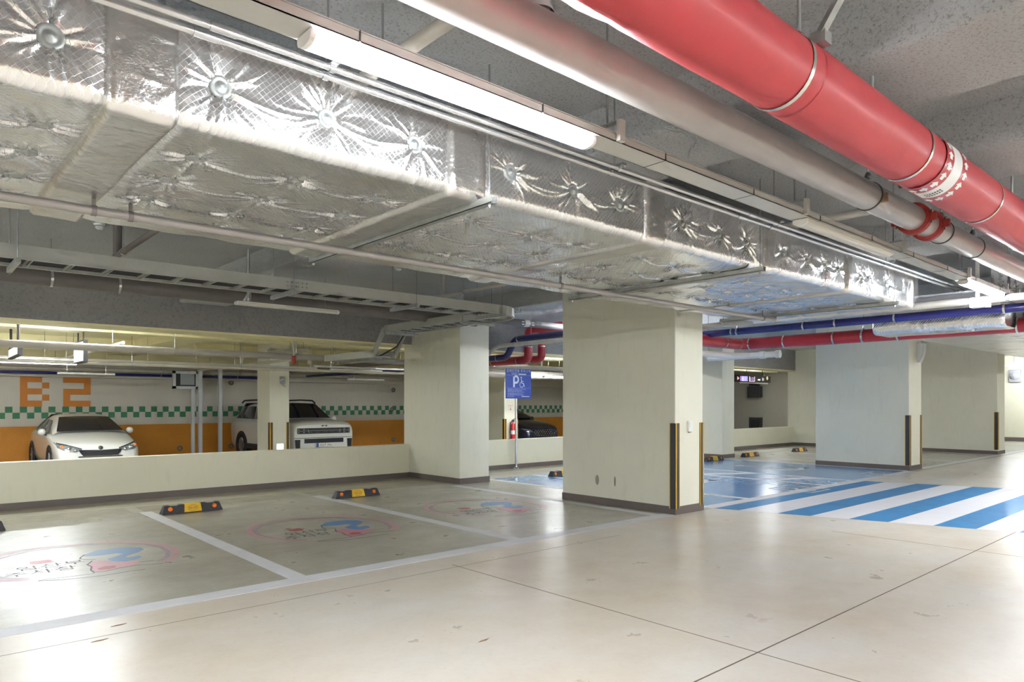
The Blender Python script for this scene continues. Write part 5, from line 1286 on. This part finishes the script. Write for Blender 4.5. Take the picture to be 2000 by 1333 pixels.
shape(MB(), [(-.46, .46), (.46, .46), (.44, .438), (-.44, .438)], nose, o, .018).build('chrome_trim', 'chrome', sed)
MB().lathe((o[0], o[1] + nose(0, .645) - .004, o[2] + .645), (0, -1, .4), [(.05, 0), (.046, .01), (.0, .014)], 18).build('badge', 'steel_dark', sed)
for s in (-1, 1):
    hl = [(s*.38, .585), (s*.52, .56), (s*.70, .585), (s*.825, .66), (s*.84, .76), (s*.64, .71), (s*.38, .625)]
    h = shape(MB(), hl, nose, o, .01).build('headlamp', 'lamp_lens', sed)
    for x_, z_, r_, mt_ in ((.51, .60, .036, 'chrome'), (.63, .635, .046, 'chrome'), (.75, .68, .042, 'lamp_amber')):
        MB().lathe((o[0] + s*x_, o[1] + nose(x_, z_) - .012, o[2] + z_), (0, -1, .2), [(r_, 0), (r_*.8, .012), (0, .018)], 14).build('lamp_bulb', mt_, h)
    shape(MB(), [(s*.38, .625), (s*.64, .71), (s*.84, .76), (s*.84, .778), (s*.64, .727), (s*.38, .642)], nose, o, .018).build('lamp_brow', 'black_plastic', h)
# ---- white SUV
xs0 = onY(570, 860, 18.4).x; xs1 = onY(692.5, 860, 18.4).x
o = ((xs0 + xs1)/2, 18.4, ZR)
suv = thing('white_suv', o, 'white boxy SUV with roof rails parked beside the rear column', 'car')
ub = body_loft(suv, [(.0, .89, 1.05, .93, .3, .02), (.004, .90, 1.055, .935, .29, .02), (.012, .905, 1.06, .94, .28, .02), (.06, .935, 1.10, .96, .26, .03), (.2, .95, 1.14, .99, .26, .045), (.7, .95, 1.17, 1.02, .26, .05), (1.15, .95, 1.19, 1.05, .26, .045), (1.4, .95, 1.19, 1.06, .26, .03), (2.5, .95, 1.17, 1.06, .26, .02), (3.8, .95, 1.17, 1.06, .26, .02), (4.6, .945, 1.18, 1.06, .28, .02), (4.78, .93, 1.18, 1.05, .3, .02), (4.83, .88, 1.12, 1.0, .34, .02)], 'car_white', o)
cabin(suv, ((1.2, .87, 1.19), (1.95, .70, 1.66), (4.1, .72, 1.66), (4.75, .84, 1.2)), o, 'car_white', 'car_glass')
wheels(suv, o, (.95, 3.77), .95, .37, .24, 'cladding')
mirror_pair(suv, o, 1.06, 1.5, 1.22, 'car_white')
for s in (-1, 1):
    MB().tube([(o[0] + s*.66, o[1] + 1.95, o[2] + 1.69), (o[0] + s*.665, o[1] + 2.15, o[2] + 1.765), (o[0] + s*.68, o[1] + 3.0, o[2] + 1.785), (o[0] + s*.68, o[1] + 4.2, o[2] + 1.77), (o[0] + s*.68, o[1] + 4.4, o[2] + 1.7)], .026, 10).build('roof_rail', 'black_plastic', suv)
    MB().box(o[0] + s*.95 - .02, o[0] + s*.95 + .02, o[1] + 1.2, o[1] + 3.5, o[2] + .28, o[2] + .44).build('sill_cladding', 'cladding', suv)
flat_ = skin(ub, o)
bandp = shape(MB(), [(-.9, .98), (-.8, .82), (.8, .82), (.9, .98)], flat_, o, .01).build('front_light_band', 'grille_black', suv)
shape(MB(), [(-.55, .905), (.55, .905), (.55, .912), (-.55, .912)], flat_, o, .018).build('light_bar', 'chrome', bandp)
for s in (-1, 1):
    for x_, z_ in ((.62, .94), (.62, .86), (.78, .94), (.78, .86)): shape(MB(), [(s*x_ - .026, z_ - .017), (s*x_ + .026, z_ - .017), (s*x_ + .026, z_ + .017), (s*x_ - .026, z_ + .017)], flat_, o, .02).build('lamp_cell', 'lamp_lens', bandp)
    shape(MB(), [(s*.57, .897), (s*.86, .897), (s*.86, .903), (s*.57, .903)], flat_, o, .02).build('light_bar', 'chrome', bandp)
    shape(MB(), [(s*.48, .85), (s*.495, .95), (s*.485, .95), (s*.47, .85)], flat_, o, .02).build('light_bar', 'chrome', bandp)
    shape(MB(), [(s*.72, .66), (s*.88, .66), (s*.86, .42), (s*.73, .42)], flat_, o, .01).build('bumper_vent', 'grille_black', suv)
for k in range(5): shape(MB(), [(-.5 + .22*k, .855), (-.34 + .22*k, .855), (-.34 + .22*k, .87), (-.5 + .22*k, .87)], flat_, o, .017).build('grille_dash', 'steel_dark', bandp)
shape(MB(), [(-.6, .68), (.6, .68), (.6, .555), (-.6, .555)], flat_, o, .01).build('lower_grille', 'grille_black', suv)
shape(MB(), [(-.9, .71), (.9, .71), (.9, .698), (-.9, .698)], flat_, o, .012).build('bumper_gap', 'black_plastic', suv)
mb = MB(); 
for k in (-.055, .055): mb.box(o[0] + k - .012, o[0] + k + .012, o[1] - .03, o[1] + .05, o[2] + 1.02, o[2] + 1.06)
mb.box(o[0] - .06, o[0] + .06, o[1] - .03, o[1] + .05, o[2] + 1.034, o[2] + 1.046); mb.box(o[0] - .1, o[0] - .075, o[1] - .03, o[1] + .05, o[2] + 1.035, o[2] + 1.045); mb.box(o[0] + .075, o[0] + .1, o[1] - .03, o[1] + .05, o[2] + 1.035, o[2] + 1.045); mb.build('nose_emblem', 'steel_dark', suv)
pl = MB().box(o[0] - .26, o[0] + .26, o[1] - .045, o[1] + .02, o[2] + .44, o[2] + .555).build('licence_plate', 'plate_white', suv)
MB().box(o[0] - .258, o[0] - .19, o[1] - .047, o[1] - .045, o[2] + .442, o[2] + .553).build('plate_strip', 'plate_blue', pl)
mb = MB(); text_on(mb, '103구 2961', .105, (o[0] + .035, o[1] - .046, o[2] + .497), (1, 0, 0), (0, 0, 1), .002, sx=.82); mb.build('plate_number', 'ink', pl)
mb = MB(); mb.box(o[0] - .262, o[0] + .262, o[1] - .043, o[1], o[2] + .434, o[2] + .44); mb.box(o[0] - .262, o[0] + .262, o[1] - .043, o[1], o[2] + .555, o[2] + .56); mb.build('plate_frame', 'black_plastic', pl)
# ---- dark sedan behind the parking sign
cR = onY(1097, 850, 18.4).x
o = (cR - .93, 18.4, ZR)
bs = thing('dark_sedan', o, 'dark navy sedan with a bright mesh grille behind the parking sign', 'car')
db = body_loft(bs, [(.0, .72, .68, .58, .24, .03), (.08, .84, .78, .66, .2, .04), (.3, .9, .88, .74, .2, .05), (.8, .93, .97, .82, .2, .05), (1.3, .935, 1.03, .88, .2, .05), (1.6, .935, 1.05, .92, .2, .03), (2.6, .935, 1.04, .92, .2, .02), (3.8, .93, 1.05, .93, .2, .02), (4.5, .9, 1.05, .9, .24, .03), (4.9, .8, .95, .82, .3, .02)], 'car_black', o)
cabin(bs, ((1.35, .84, 1.05), (2.3, .64, 1.45), (3.3, .64, 1.44), (4.4, .78, 1.08)), o, 'car_black', 'car_glass')
wheels(bs, o, (.95, 3.85), .93, .35)
mirror_pair(bs, o, 1.03, 1.75, 1.08, 'car_black')
nb = skin(db, o)
gp = shape(MB(), [(-.62, .72), (-.5, .44), (.5, .44), (.62, .72), (.45, .76), (-.45, .76)], nb, o, .01).build('grille', 'grille_black', bs)
for r_ in range(4):
    for k in range(9):
        x_ = -.5 + .12*k + (.06 if r_ % 2 else 0); z_ = .5 + .065*r_
        if abs(x_) > .56: continue
        shape(MB(), [(x_ - .035, z_), (x_, z_ + .026), (x_ + .035, z_), (x_, z_ - .026)], nb, o, .02).build('grille_cell', 'chrome', gp)
for s in (-1, 1):
    h = shape(MB(), [(s*.62, .67), (s*.84, .70), (s*.87, .76), (s*.66, .71)], nb, o, .01).build('headlamp', 'lamp_lens', bs)
    shape(MB(), [(s*.6, .64), (s*.82, .655), (s*.82, .67), (s*.6, .655)], nb, o, .018).build('lamp_bar', 'chrome', h)
